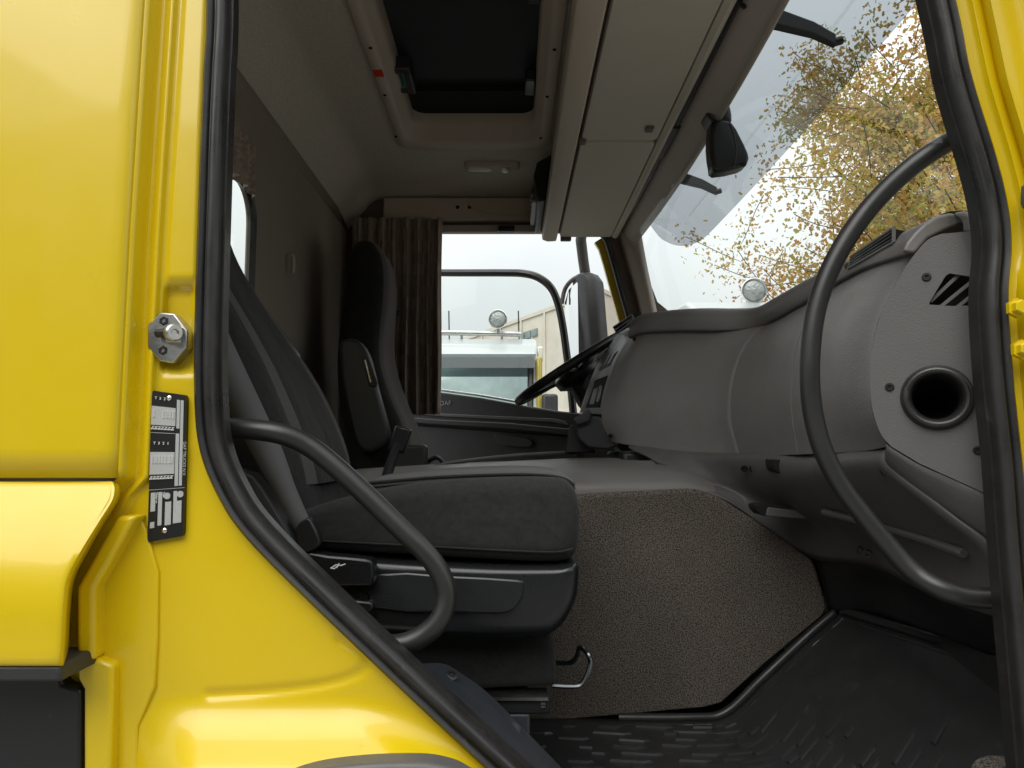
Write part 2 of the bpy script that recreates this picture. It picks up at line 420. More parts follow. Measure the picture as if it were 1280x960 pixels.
# ================================================================== TRUCK CAB
cab = thing('truck_cab', 'bright yellow truck cab seen through its open passenger doorway', 'truck cab', (0, 1.07, -ZC))
SEAL_L = [(272,-260,0),(274,0,0),(270,100,0),(266,200,0),(260,400,0),(260,500,0),(267,562,0),(290,618,0),(322,664,0),(395,738,0),(520,857,0),(630,959,0),(780,1095,0)]
SEAL_R = [(1110,-260),(1175,0),(1196,100),(1226,200),(1240,258),(1245,310),(1241,375),(1247,475),(1258,580),(1267,700),(1290,960),(1300,1095)]
sl_l = cat([P(u, v, 0) for u, v, _ in SEAL_L], 8)
sl_r = cat([P(u, v, 0) for u, v in SEAL_R], 8)
prof = [(a*.80, b) for a, b in [(-.019,-.012),(-.0195,.006),(-.0165,.014),(-.009,.0185),(-.003,.0165),(-.0005,.0105),(.002,.0105),(.004,.0145),(.010,.0175),(.0155,.013),(.0185,.003),(.019,-.012)]]
loop = list(sl_l) + list(sl_r)[::-1]
MB().sweep(loop, prof, closed=True).build('door_seal', RUB, cab, smooth=60)
# thin inner lip of the seal, turned into the cab
lipp = [(-.006,-.022),(.001,-.022),(.001,-.002),(-.006,-.002)]
def shift_in(path, d):
    out = []; m = len(path); path = [Vector(p) for p in path]
    for i, p in enumerate(path):
        t = (path[(i+1) % m] - path[i-1]).normalized(); out.append(p + t.cross(Vector((0,-1,0)))*d)
    return out
# which side is inside? test with the first left point
tst = shift_in(loop, .01)
INS = 1 if tst[20][0] > loop[20][0] else -1
MB().sweep(shift_in(loop, INS*.013), lipp, closed=True).build('seal_lip', RUB, cab)

# ---- door jamb (B pillar) as one pressed sheet
SEALX = [(v, u) for u, v, _ in SEAL_L]
EDGE = [(-300,196),(0,181),(300,162),(597,147),(620,125),(735,62),(828,60),(900,80),(1120,80)]
def jamb_y(u, v):
    e = lerp_poly(EDGE, v); d = u - e
    y = -.03*(1 - sstep(0, 30, d))*(1 - sstep(585, 640, v))                                  # step in from the outer skin
    y -= .010*math.exp(-((d-34)/7.0)**2)*(1-sstep(600, 660, v))     # stiffening rib
    if v < 700:
        s = sstep(44, 54, d)*(1 - sstep(lerp_poly(SEALX, v)-22, lerp_poly(SEALX, v)-12, u))
        y += .011*s*sstep(352, 368, v)*(1 - sstep(452, 474, v))     # striker pocket
        y -= .004*s*(1 - sstep(344, 354, v))
    # lower part swells out towards the step
    if v > 840:
        y -= .075*sstep(866, 1010, v)*sstep(150, 250, u)*(1 - sstep(lerp_poly(SEALX, v)-130, lerp_poly(SEALX, v)-15, u))
    # embossed line
    qm = 1e9
    for (a, b) in (EMB if (780 < v < 900 and 230 < u < 490) else ()):
        ab = b - a; t = max(0, min(1, (Vector((u, v)) - a).dot(ab)/ab.length_squared)); q = (Vector((u, v)) - a - ab*t).length
        qm = min(qm, q)
    if qm < 40: y += .0032*math.exp(-(qm/6.0)**2)
    return y
_e = [Vector(p) for p in ((262,868),(330,864),(400,856),(440,845),(458,832),(455,820),(425,800))]
_e = [Vector(p) for p in cat(_e, 4)]; EMB = list(zip(_e, _e[1:]))
rows = []
NV, NU = 380, 110
for i in range(NV+1):
    v = -280 + (1120+280)*i/NV
    e = lerp_poly(EDGE, v); sx = lerp_poly(SEALX, v)
    if v > 959: sx = 630 + (v-959)*1.1
    row = []
    for j in range(NU+1):
        u = e + (sx - e)*(j/NU)
        row.append(P(u, v, jamb_y(u, v)))
    rows.append(row)
MB().grid(rows).build('door_frame', YEL, cab, smooth=50, solid=.003, soff=-1)

# outer skin above the seam
sk = []
for i in range(25):
    v = -300 + (597.5+300)*i/24; e = lerp_poly(EDGE, v)
    sk.append([P(-900,v,-.034), P(-300,v,-.037), P(-60,v,-.039), P(60,v,-.040), P(e-26,v,-.0395), P(e-14,v,-.038), P(e-6,v,-.035), P(e,v,-.030), P(e+3,v,-.022)])
MB().grid(sk).build('side_panel', YEL, cab, smooth=60, solid=.004, soff=-1)
# bulging lower panel
lo = []
for v, y, e in ((601,-.028,142),(603,-.037,144),(612,-.044,146),(626,-.052,143),(650,-.064,129),(690,-.080,106),(724,-.090,89),(760,-.095,84),(800,-.096,82),(829,-.096,80),(833,-.088,80)):
    lo.append([P(-900,v,y), P(-300,v,y), P(-80,v,y), P(20,v,y), P(e-14,v,y), P(e-4,v,y+.004), P(e,v,y+.014), P(e+3,v,y*.5), P(e+6,v,.004)])
MB().grid(net(lo, 3, 3)).build('wheel_arch_panel', YEL, cab, smooth=60, solid=.004, soff=-1)
# flanged ridge beside it
def px_prism(poly, y0, y1, name, m, parent, bevel=.003, **k):
    return MB().prism([P(u, v, y0) for u, v in poly], (0, y1-y0, 0)).build(name, m, parent, bevel=bevel, **k)
px_prism([(146,645),(170,645),(118,735),(118,826),(95,828),(95,735)], -.030, .004, 'flange', YEL, cab, .006, bseg=3)
px_prism([(118,822),(141,832),(138,1010),(104,1010),(104,862),(97,850),(96,824)], -.022, .004, 'flange', YEL, cab, .005, bseg=3)
px_prism([(172,643),(183,662),(190,690),(197,714),(196,800),(193,858),(182,886),(172,908),(172,1010),(134,1010),(136,834),(112,822),(112,740)], -.006, .012, 'pressed_plate', YEL, cab, .003, bseg=3)
px_prism([(-300,836),(74,836),(77,856),(101,863),(99,1060),(-300,1060)], -.02, .05, 'wheel_arch_liner', BLK, cab, .004)
px_prism([(-300,832),(74,832),(76,853),(-300,853)], -.092, -.01, 'liner_lip', DARK, cab, .004)
# grey step cover at the very bottom
st = [(330,985),(385,966),(450,957),(520,955),(556,960),(584,972),(640,1010),(640,1060),(330,1060)]
px_prism(cat(st[:7], 4) + st[7:], -.085, -.05, 'step_cover', DGREY, cab, .006, bseg=3)

# ---- striker plate
def oct_(cx, cy, rx, ry): return [(cx-rx*.35,cy-ry),(cx+rx*.35,cy-ry*.95),(cx+rx,cy-ry*.28),(cx+rx,cy+ry*.36),(cx+rx*.25,cy+ry),(cx-rx*.4,cy+ry*.92),(cx-rx,cy+ry*.4),(cx-rx,cy-ry*.5)]
stp = px_prism(oct_(209,422,25,32), -.010, .013, 'striker_plate', STEEL, cab, .002)
for (u, v) in ((205,401),(204,438)):
    MB().lathe(P(u,v,-.0095), (0,-1,0), [(.0065,-.002),(.0065,.001),(.0055,.002),(.003,.002),(.003,-.001),(0,-.001)], 6).build('screw', SCREW, stp)
MB().tube([P(197,416,-.016), P(216,416,-.022)], .0065, 14).build('pin', SCREW, stp)
MB().lathe(P(217,416,-.020), (.75,-.66,0), [(.006,-.006),(.0115,-.004),(.0115,.003),(.0095,.005),(.005,.005),(.004,.002),(0,.002)], 20).build('pin_head', STEEL, stp)
MB().box(*[q for q in (P(214,410,0).x, P(234,410,0).x)], -.016, -.008, P(0,430,0).z, P(0,411,0).z).build('striker_lug', STEEL, stp, bevel=.002)

# ---- type plate (a sign riveted on the frame)
tp = thing('type_plate', 'black riveted data plate with grey weight fields on the yellow frame', 'plate', P(208,677,-.002))
def TPp(a, b, y=-.0075):
    tl, tr, bl, br = (190,488), (233,494), (184,678), (229,670)
    u = (tl[0]*(1-a)+tr[0]*a)*(1-b) + (bl[0]*(1-a)+br[0]*a)*b; v = (tl[1]*(1-a)+tr[1]*a)*(1-b) + (bl[1]*(1-a)+br[1]*a)*b
    return P(u, v, y)
MB().prism([TPp(a*1.0, b) for a, b in rrect(0,1,0,1,.045,4)], (0,.008,0)).build('plate', BLKP, tp, smooth=30)
fx = TPp(0,1)-TPp(0,0); XA = (TPp(.5,1)-TPp(.5,0)).normalized(); YA = (TPp(1,.5)-TPp(0,.5)).normalized(); YA = (YA - XA*YA.dot(XA)).normalized()
def field(a0, a1, b0, b1, m=GREYP, name='data_field'):
    return MB().prism([TPp(a0,b0,-.0082), TPp(a1,b0,-.0082), TPp(a1,b1,-.0082), TPp(a0,b1,-.0082)], (0,.001,0)).build(name, m, tp, smooth=0)
field(0,.70,.10,.225); field(0,.70,.405,.555); field(.73,.82,.04,.24); field(.84,.925,.04,.64); field(.72,.815,.275,.64)
field(0,.70,.275,.278, name='rule'); field(0,1,.655,.658, name='rule')
field(.06,.19,.675,.80); field(.27,.38,.675,.90); field(.47,.64,.745,.905); field(.70,.80,.675,.90); field(.80,.93,.745,.90); field(.06,.18,.87,.91)
for (a, b) in ((.52,.705),(.89,.70)):
    c = TPp(a, b, -.0082); MB().lathe(c, (0,-1,0), [(.0042,-.001),(.0042,.0003),(0,.0003)], 16).build('approval_mark', GREYP, tp)
text('DAF TRUCKS N.V.', .0056, GREYP, tp, TPp(.945,.33,-.0085), XA, YA)
for b0, b1 in ((.228,.27),(.56,.60)):
    for k in range(7): text('kg', .0052, WHITE, tp, TPp(.035+k*.095, b0+.004, -.0085), XA, YA)
for b0 in (.045, .345):
    for k, ch in enumerate('1-2-3-T'.split('-')):
        text(ch, .0050, WHITE, tp, TPp(.48-k*.13, b0+.01, -.0085), YA*1, -XA)
for k in range(7):
    if k not in (1,2): text('00000', .0040, WHITE, tp, TPp(.05+k*.093, .125, -.0085), XA, YA)
    text('00000', .0040, WHITE, tp, TPp(.05+k*.093, .43, -.0085), XA, YA)
text('Type', .0036, WHITE, tp, TPp(.405,.675,-.0085), XA, YA)
text('Motor nr.', .0036, WHITE, tp, TPp(.205,.675,-.0085), XA, YA)
for a, b in ((.50,.035),(.47,.94)):
    MB().lathe(TPp(a,b,-.0075), (0,-1,0), [(.0034,-.001),(.0034,.0005),(.002,.0018),(0,.002)], 14).build('rivet', CHROME, tp)

# ---- A pillar flange on the right
SRX = [(v, u) for u, v in SEAL_R]
rows = []
for i in range(81):
    v = -280 + 1400*i/80; sx = lerp_poly(SRX, v); row = []
    for j in range(41):
        u = sx + 230*(j/40); d = u - sx
        y = -.03*sstep(28, 60, d)*(1-sstep(330,345,v)) - .028*sstep(24,48,d)*sstep(330,345,v) + .02*math.exp(-((d-52)/6)**2)*(1-sstep(300,340,v)) - .05*sstep(90,160,d)
        row.append(P(u, v, y))
    rows.append(row)
MB().grid(rows).build('front_pillar', YEL, cab, smooth=50, solid=.003, soff=-1)
for (u, v) in ((1271,385),(1277,437)):
    MB().lathe(P(u,v,-.030), (0,-1,0), [(.013,-.004),(.013,.002),(.0095,.002),(.0095,.010),(.008,.0115),(0,.0115)], 6).build('hinge_bolt', YEL, cab, smooth=20)
px_prism([(1296,222),(1320,222),(1320,252),(1298,252),(1295,244)], -.05, -.02, 'hinge_stop', DGREY, cab, .002)

# ---- shell: roof, near header, floor, front, far side
MB().box(-.84, .62, -.045, 2.2, 1.205, 1.235).build('roof_panel', YEL, cab, bevel=.01)
MB().box(-.80, .60, -.02, .03, P(600,-260,0).z+.005, 1.204).build('roof_side', YEL, cab)
MB().box(-1.6, 1.0, .02, 2.2, -.70, -.655).build('cab_floor', DARK, cab)
MB().box(1.00, 1.04, .0, 2.2, -.9, .30).build('front_panel', YEL, cab, bevel=.01)
MB().box(-.79, -.745, .03, 2.2, -.64, .0).build('rear_panel', YEL, cab)
for x in (-.55,):
    for y0 in (-.02, 1.85):
        MB().lathe((x, y0, -ZC+.52), (0,1,0), [(.0,0),(.28,.0),(.29,.03),(.46,.01),(.515,.06),(.52,.15),(.515,.24),(.46,.29),(.29,.27),(0,.27)], 36).build('wheel', TYRE, cab)
for y0 in (.65, 1.4):
    MB().box(-4.5, .9, y0, y0+.09, -.98, -.72).build('chassis_rail', DARK, cab)

# ceiling lining with the hatch hole
HX0, HX1, HY0, HY1 = -.345, .075, .60, 1.48      # hatch clear opening
xprof = [(-.703,.966),(-.700,.972),(-.655,1.025),(-.612,1.076),(-.590,1.093),(-.565,1.099),(-.50,1.10),(-.42,1.10),(-.385,1.10),(.12,1.10),(.2,1.10),(.35,1.09),(.47,1.05)]
ys = [.03,.2,.45,.56,1.0,1.52,1.66,1.8,1.95,2.05,2.10]
zdrop = {1.95:-.006, 2.05:-.02, 2.10:-.04}
m = MB(); vv = []; 
for y in ys:
    for x, z in xprof: vv.append((x, y, z + zdrop.get(y, 0)))
n = len(xprof); fs = []
for i in range(len(ys)-1):
    for j in range(n-1):
        if ys[i] >= .56 and ys[i+1] <= 1.52 and xprof[j][0] >= -.386 and xprof[j+1][0] <= .121: continue
        fs.append((i*n+j, i*n+j+1, (i+1)*n+j+1, (i+1)*n+j))
m.add(vv, fs).build('ceiling_lining', LINER, cab, smooth=60, solid=.006, soff=1)
# hatch frame
def rr3(x0, x1, y0, y1, r, z): return [(x, y, z) for x, y in rrect(x0, x1, y0, y1, r)]
hx = (-.405, .135, .47, 1.60)
lo_ = [rr3(hx[0],hx[1],hx[2],hx[3],.05,1.099), rr3(hx[0],hx[1],hx[2],hx[3],.05,1.088), rr3(hx[0]+.004,hx[1]-.004,hx[2]+.004,hx[3]-.004,.05,1.085),
       rr3(HX0-.03,HX1+.03,HY0-.03,HY1+.06,.06,1.086), rr3(HX0-.022,HX1+.022,HY0-.022,HY1+.045,.06,1.094), rr3(HX0-.016,HX1+.016,HY0-.016,HY1+.03,.055,1.112),
       rr3(HX0-.006,HX1+.006,HY0-.006,HY1+.012,.05,1.118), rr3(HX0,HX1,HY0,HY1,.05,1.135), rr3(HX0,HX1,HY0,HY1,.05,1.20)]
hat = MB().loft(lo_, False, False).build('roof_hatch', BEIGE, cab, smooth=50, label='beige roof hatch frame with a dark closed shade')
MB().box(HX0-.02, HX1+.02, HY0-.02, HY1+.02, 1.19, 1.20).build('hatch_shade', HATCH, hat)
MB().box(HX0+.001, HX1-.001, HY1-.16, HY1-.001, 1.168, 1.185).build('shade_rail', VOID, hat)
for (u, v) in ((463,60),(481,119),(495,171),(693,62),(684,121),(676,173)):
    c = PP(u, v, (0,0,1.085), (0,0,1)); MB().lathe(c, (0,0,-1), [(.0055,-.002),(.0055,.001),(.003,.0015),(0,0)], 12).build('screw', VOID, hat)
c = PP(473,92,(0,0,1.0835),(0,0,1)); MB().box(c.x-.014,c.x+.014,c.y-.018,c.y+.018,1.083,1.086).build('sticker', RED, hat)
c = PP(505,95,(0,0,1.14),(0,0,1))
lat = MB()
lat.box(c.x-.045, c.x+.03, c.y-.075, c.y-.045, 1.12, 1.165); lat.box(c.x-.045, c.x+.03, c.y+.045, c.y+.075, 1.12, 1.165); lat.box(c.x+.005, c.x+.03, c.y-.07, c.y+.07, 1.115, 1.165); lat.box(c.x-.05, c.x-.035, c.y-.16, c.y+.075, 1.14, 1.17)
la = lat.build('latch', DARK, hat, bevel=.006)
MB().box(c.x-.002, c.x+.004, c.y-.044, c.y+.044, 1.125, 1.16).build('latch_insert', GREEN, hat); MB().box(c.x-.03, c.x+.004, c.y+.038, c.y+.0445, 1.125, 1.16).build('latch_insert', GREEN, hat)
MB().box(HX1-.035, HX1-.001, HY1-.30, HY1-.2, 1.13, 1.17).build('catch', BLK, hat, bevel=.005)
MB().box(HX1-.035, HX1-.001, .62, .8, 1.13, 1.17).build('catch', BLK, hat, bevel=.005)
c = PP(513,180,(0,0,1.10),(0,0,1)); MB().lathe((c.x,c.y,1.10), (0,0,-1), [(.009,-.002),(.009,.002),(0,.003)], 14).build('trim_clip', BEIGE, cab)

MB().grid([[(-.722,y,.925),(-.718,y,.945),(-.703,y,.968)] for y in (.03,1.0,2.1)]).build('wall_cove', LINER_SHADE, cab, smooth=70, solid=.006, soff=0)
# rear wall with window
wallp = [(.03,-.64),(2.10,-.64),(2.10,.93),(.03,.93)]
wh = [(y, z) for y, z in rrect(.10,.985,.20,.705,.09,8)]
MB().holes([(-.722,y,z) for y, z in wallp], [[(-.722,y,z) for y, z in wh]]).build('rear_wall', LINER_SHADE, cab, smooth=0, solid=.02, soff=0)
MB().tube([(-.715,y,z) for y, z in rrect(.10,.985,.20,.705,.09,8)], .013, 8, closed=True).build('rear_window_seal', RUB, cab)
MB().prism([(-.735,y,z) for y, z in rrect(.095,.99,.195,.71,.09,8)], (.005,0,0)).build('rear_window', GLASS, cab, smooth=0)
MB().tube(cat([(-.712,1.28,.60),(-.700,1.28,.605),(-.692,1.28,.60),(-.69,1.28,.57),(-.692,1.28,.55)],4), .006, 8).build('coat_hook', BEIGE, cab)

# far side wall with the driver's doorway
YF = 2.10
hole = [P(u,v,YF) for u, v in ((745,290),(752,295),(758,305),(764,325),(777,372),(790,418),(800,470),(808,540),(812,640))]
hole = [(p.x, p.z) for p in hole] + [(.50,-.60),(-.40,-.60),(-.455,-.5),(-.455,.87),(-.44,.905),(-.41,hole[0].z)]
MB().holes([(x,YF,z) for x, z in ((-.79,-.65),(1.0,-.65),(1.0,.30),(.62,.62),(.52,.90),(.47,1.06),(-.79,1.06))], [[(x,YF,z) for x, z in hole]]).build('driver_side_wall', BROWN, cab, smooth=0, solid=.05, soff=0)
hc = [(x, YF-.028, z) for x, z in hole]
MB().tube(hc, .013, 8, closed=True).build('doorway_seal', RUB, cab)
ho = [Vector((x, YF+.055, z)) for x, z in hole]
MB().sweep(ho[1:10], [(-.028,-.02),(.028,-.02),(.028,.005),(.010,.014),(-.028,.014)]).build('doorway_flange', YEL, cab)
MB().box(-.55, .16, 2.045, 2.08, .965, 1.068).build('header_trim', BEIGE, cab, bevel=.006)
MB().box(-.30, .16, 2.035, 2.074, P(600,291,2.05).z, .945).build('header_strip', PTRIM, cab, bevel=.004)
c = P(633,287,2.02); MB().box(c.x-.035,c.x+.035,2.0,2.036,c.z-.012,c.z+.014).build('curtain_stop', BLK, cab, bevel=.006)
for (u, v) in ((572,259),(587,259)):
    MB().lathe(P(u,v,2.045),(0,-1,0),[(.008,-.002),(.008,.001),(0,0)],12).build('screw', VOID, cab)
MB().tube(cat([P(584,246,2.04),P(586,256,2.036),P(604,265,2.036),P(640,269,2.038),P(672,269,2.04)],6), .0022, 6).build('cable', BEIGE, cab)

# windscreen header trim + far A pillar trim
yst = [.02,.3,.6,.9,1.2,1.5,1.8,2.0]
def bow(y): return .035*(1-((y-1.06)/1.05)**2)
hdr = []
for y in yst:
    b_ = bow(y)
    hdr.append([(.455,y,.985),(.458,y,.93),(.463+b_*.3,y,.905),(.478+b_*.6,y,.880),(.492+b_,y,.858),(.497+b_,y,.848),(.505+b_,y,.845),(.51+b_,y,.87)])
MB().grid(net(hdr, 4, 4)).build('windscreen_header', PTRIM, cab, smooth=60, solid=.004)
MB().box(.52, .60, -.02, 2.2, .99, 1.204).build('roof_front', YEL, cab, bevel=.01)
rail = cat([(.452+.3*bow(y),y,.905) for y in yst], 3)
MB().tube(rail, .009, 8).build('blind_rail', BLK, cab)
MB().tube([p for p in rail if .95 < p[1] < 1.3], .014, 8).build('blind_grip', BLK, cab)
for (u, v) in ((929,8),(826,194),(795,250)):
    c = PP(u, v, (.47,0,.893), (-.7,0,-.7)); MB().lathe(c, (-.6,0,-.8), [(.006,-.002),(.006,.002),(.003,.003),(0,.001)], 10).build('screw', BLK, cab)
pl_in = [(757,262),(762,285),(775,330),(788,378),(797,420),(803,470)]; pl_out = [(793,262),(795,285),(803,330),(812,372),(820,410),(828,450)]
pr = []
for (a, b) in zip(pl_in, pl_out):
    A = P(a[0]+8, a[1], 2.075); B = P(b[0], b[1], 2.0)
    pr.append([A + Vector((-.005,.03,0)), A, A*.75 + B*.25 + Vector((-.006,-.012,0)), A*.35+B*.65 + Vector((-.008,-.008,0)), B, B + Vector((.02,.012,0))])
MB().grid(net(pr, 4, 4)).build('pillar_trim', PTRIM, cab, smooth=60, solid=.004)
c = P(788,328,2.045); MB().lathe(c, (-.3,-1,0), [(.005,-.006),(.005,.001),(0,0)], 10).build('screw', VOID, cab)
# windscreen
ws = []
for z in (.86,.72,.55,.38,.24):
    t = (.86-z)/.62; row = []
    for y in (.02,.12,.3,.6,1.06,1.5,1.8,1.98,2.08):
        k = 1-((y-1.06)/1.04)**2; k2 = 1-abs((y-1.06)/1.04)**5
        row.append((.488 + .032*k + t*(.16 + .15*k), y, z))
    ws.append(row)
MB().grid(net(ws, 4, 4)).build('windscreen', WGLASS, cab, smooth=80)
# tinted outer sun visor with bead and brackets
vis = []
for t in (0,.12,.3,.5,.7,.88,1):
    row = []
    for y in [-.35,-.1,.2,.5,.8,1.1,1.4,1.6]+[1.6+.045*k for k in range(1,13)]:
        top = Vector((.575, y, 1.03)); zl = .775; xl = .70 + .02*(1-((y-1.06)/1.1)**2)
        bot = Vector((xl, y, zl))
        if y > 1.6:
            q = min(1, (y-1.6)/.54); lift = (1-math.sqrt(max(0, 1-q*q)))*.9
            bot = bot.lerp(top, lift)
        p = top.lerp(bot, t) + Vector((.012*math.sin(math.pi*t), 0, 0)); row.append(p)
    vis.append(row)
sv = MB().grid(net(vis, 2, 3)).build('sun_visor', TINT, cab, smooth=80, label='grey tinted acrylic sun visor outside the windscreen')
def vp(y, t):
    return Vector((.575, y, 1.03)).lerp(Vector((.70+.02*(1-((y-1.06)/1.1)**2), y, .775)), t) + Vector((.012*math.sin(math.pi*t)-.004, 0, 0))
MB().tube([vp(y, .62) for y in (-.3,0,.3,.6,.9,1.2,1.5,1.7)], .003, 6).build('bead', GLASS, sv)
for y in (.48, 1.36):
    a = Vector((.545, y, .90)); b = vp(y, .72)
    MB().loft([[a+Vector((-.02,dy,dz)) for dy, dz in ((-.012,.02),(.012,.02),(.012,-.02),(-.012,-.02))],
               [a.lerp(b,.6)+Vector((0,dy,dz)) for dy, dz in ((-.01,.014),(.01,.014),(.01,-.014),(-.01,-.014))],
               [b+Vector((-.008,dy,dz)) for dy, dz in ((-.008,.009),(.008,.009),(.008,-.016),(-.008,-.016))]]).build('bracket', BLK, sv, bevel=.003)
    MB().lathe(b+Vector((-.006,0,-.004)), (1,0,.3), [(.009,-.004),(.009,.012),(0,.012)], 12).build('bracket_bolt', BLK, sv)

# ---- driver's door, standing ajar
HNG = Vector((.52, 2.24, 0)); TH = R(25); DD = Vector((-math.cos(TH), math.sin(TH), 0)); DN = Vector((-math.sin(TH), -math.cos(TH), 0))
def D(u, v, off=0): return PP(u, v, HNG + DN*off, DN)
dpan = [D(u, v) for u, v in ((400,474),(555,491),(600,497),(650,506),(700,514),(768,520),(772,700),(400,700))]
dr = MB().prism(dpan, -DN*.05).build('driver_door', DARK, cab, bevel=.008, label='driver door standing ajar, dark inner panel with pull handle')
MB().tube(cat([D(u, v, -.02) for u, v in ((400,340),(480,340),(560,341),(630,341),(655,342),(673,347),(688,359),(697,378),(703,405),(708,440),(713,480),(717,520))], 5), .019, 8, squash=(1,1)).build('window_frame', BLK, dr)
MB().prism([D(u,v,-.02) for u, v in ((400,342),(650,344),(680,358),(698,390),(706,440),(714,512),(650,505),(400,474))], -DN*.004).build('pane', GLASS, dr, smooth=0)
MB().tube([D(400,471,.004), D(555,488,.004), D(600,494,.004), D(652,503,.004)], .006, 6).build('window_strip', STEEL, dr)
def bandD(pts, th, name, m, o=.0, par=None, bev=.004):
    return MB().prism([D(u,v,o) for u, v in pts], DN*th).build(name, m, par or dr, bevel=bev)
bandD([(400,503),(555,517),(690,523),(706,526),(712,532),(706,531),(690,528),(555,521),(400,508)], .006, 'panel_ridge', DGREY)
bandD([(400,512),(555,525),(640,529),(722,537),(722,545),(640,536),(555,531),(400,520)], .05, 'armrest', DARK)
bandD([(400,524),(555,534),(722,546),(722,700),(400,700)], .018, 'door_pocket', DARK)
bandD(cat([(622,543),(634,544),(650,546),(665,549),(668,558),(645,558),(632,556),(625,551)],3,True), .036, 'pull_handle', DARK)
text('DAF', .034, STEEL, dr, D(550,507,.003), -DD, (0,0,1), name='maker_badge', ext=.001)

# ---- far wing mirror
mw = []
for v, w, dx in ((343,.6,-8),(347,.86,-4),(356,1,0),(390,1.04,2),(430,1.06,5),(470,1.05,8),(492,.9,9)):
    c = P(738+dx, v, 2.83)
    mw.append([c + Vector((x*w, y*w, 0)) for x, y in ((-.085,.11),(-.062,-.03),(-.03,-.085),(.02,-.095),(.06,-.06),(.075,.03),(.05,.12),(-.03,.14))])
mir = MB().loft(mw).build('wing_mirror', DARK, cab, bevel=.01, bseg=3)
ga, gb = -.098, -.064
gl = [(P(706,378,2.96)), (P(711,362,2.93)), (P(722,352,2.83)), (P(723,420,2.8)), (P(724,486,2.8)), (P(712,486,2.9)), (P(706,470,2.95))]
MB().prism(gl, (.01,.004,0)).build('mirror_glass', MIRR, mir, smooth=0)
MB().tube(cat([P(702,380,2.97),P(706,362,2.95),P(714,351,2.9),P(724,345,2.83)],5), .012, 8).build('mirror_rim', DGREY, mir)
MB().tube([P(733,352,2.85),P(729,325,2.8),P(726,300,2.72),P(729,280,2.6),P(735,255,2.4),P(740,235,2.22)], .028, 10).build('mirror_arm', DGREY, mir)

# ================================================================== OVERHEAD LOCKER
lk = thing('overhead_locker', 'beige overhead storage locker with two flaps above the windscreen', 'locker', (.31,1.05,.87))
LY0, LY1 = .08, 2.03
fin = [(.125,.905),(.128,.876),(.150,.868),(.186,.870),(.190,.885),(.200,1.10),(.150,1.10)]
MB().loft([[(x,LY0,z) for x, z in fin],[(x,LY1,z) for x, z in fin]]).build('side_rail', BEIGE, lk, bevel=.005, bseg=3)
MB().box(.191,.455,LY0+.01,LY1-.02,.905,1.088).build('bin', BROWN, lk, bevel=.004)
def flap(y0, y1, nm='flap'):
    pts = rrect(.200,.418,y0,y1,.018,4)
    return MB().loft([[(x,y,.904) for x,y in pts],[(x,y,.888) for x,y in pts],[(.309+(x-.309)*.985,(y0+y1)/2+(y-(y0+y1)/2)*.995,.884) for x,y in pts]]).build(nm, LOCK, lk, smooth=50)
flap(1.075, LY1-.015); flap(LY0, 1.06)
edge = [(.421,.885),(.436,.878),(.447,.885),(.452,.90),(.452,.93),(.421,.93)]
MB().loft([[(x,LY0,z) for x, z in edge],[(x,LY1-.01,z) for x, z in edge]]).build('front_edge', LOCK, lk, bevel=.003)
for (u, v) in ((728,176),(812,160)):
    c = PP(u, v, (0,0,.886), (0,0,1)); MB().box(c.x-.012,c.x+.010,c.y-.02,c.y+.012,.876,.905).build('clip', BROWN, lk, bevel=.004)
MB().box(.205,.25,LY1-.016,LY1+.012,.872,.90).build('end_catch', BROWN, lk, bevel=.004)
rd = thing('radio_unit', 'black radio unit mounted on the rear of the beige overhead locker', 'radio', (.105,1.85,.88))
rp = [(.124,.905),(.098,.90),(.088,.94),(.080,1.00),(.092,1.05),(.146,1.08)]
MB().loft([[(x,1.62,z) for x, z in rp],[(x,2.02,z) for x, z in rp]]).build('housing', BLK, rd, bevel=.006)
MB().box(.076,.092,1.70,1.98,.925,.935).build('display', GREYP, rd); MB().box(.074,.090,1.90,1.99,.945,.995).build('button_panel', DGREY, rd, bevel=.003)
for k in range(4): MB().box(.072,.088,1.70+k*.05,1.735+k*.05,.955,.985).build('button', DGREY, rd, bevel=.003)

# ================================================================== DOME LIGHT
c0 = PP(615,205,(0,0,1.10),(0,0,1))
dl = thing('ceiling_light', 'small beige reading lamp fixed to the ceiling lining behind the hatch', 'lamp', (c0.x,c0.y,1.08))
hw, hd = .108, .026
pts = rrect(c0.x-hw,c0.x+hw,c0.y-hd,c0.y+hd,.02,5)
MB().loft([[(x,y,1.10) for x,y in pts],[(x,y,1.086) for x,y in pts],[(c0.x+(x-c0.x)*.96,c0.y+(y-c0.y)*.85,1.081) for x,y in pts]]).build('housing', BEIGE, dl, smooth=50)
pts = rrect(c0.x-hw+.012,c0.x-.002,c0.y-.018,c0.y+.018,.012,5)
MB().loft([[(x,y,1.082) for x,y in pts],[(x,y,1.074) for x,y in pts],[(c0.x-.05+(x-c0.x+.05)*.9,c0.y+(y-c0.y)*.8,1.070) for x,y in pts]]).build('diffuser', LENS, dl, smooth=50)
MB().lathe((c0.x+.05,c0.y-.004,1.083),(0,-.3,-1),[(.018,-.004),(.018,.008),(.013,.015),(0,.017)],18).build('spot_lens', LENS, dl)
MB().lathe((c0.x+.088,c0.y,1.082),(0,0,-1),[(.007,-.003),(.007,.003),(0,.003)],12).build('switch', BEIGE, dl)

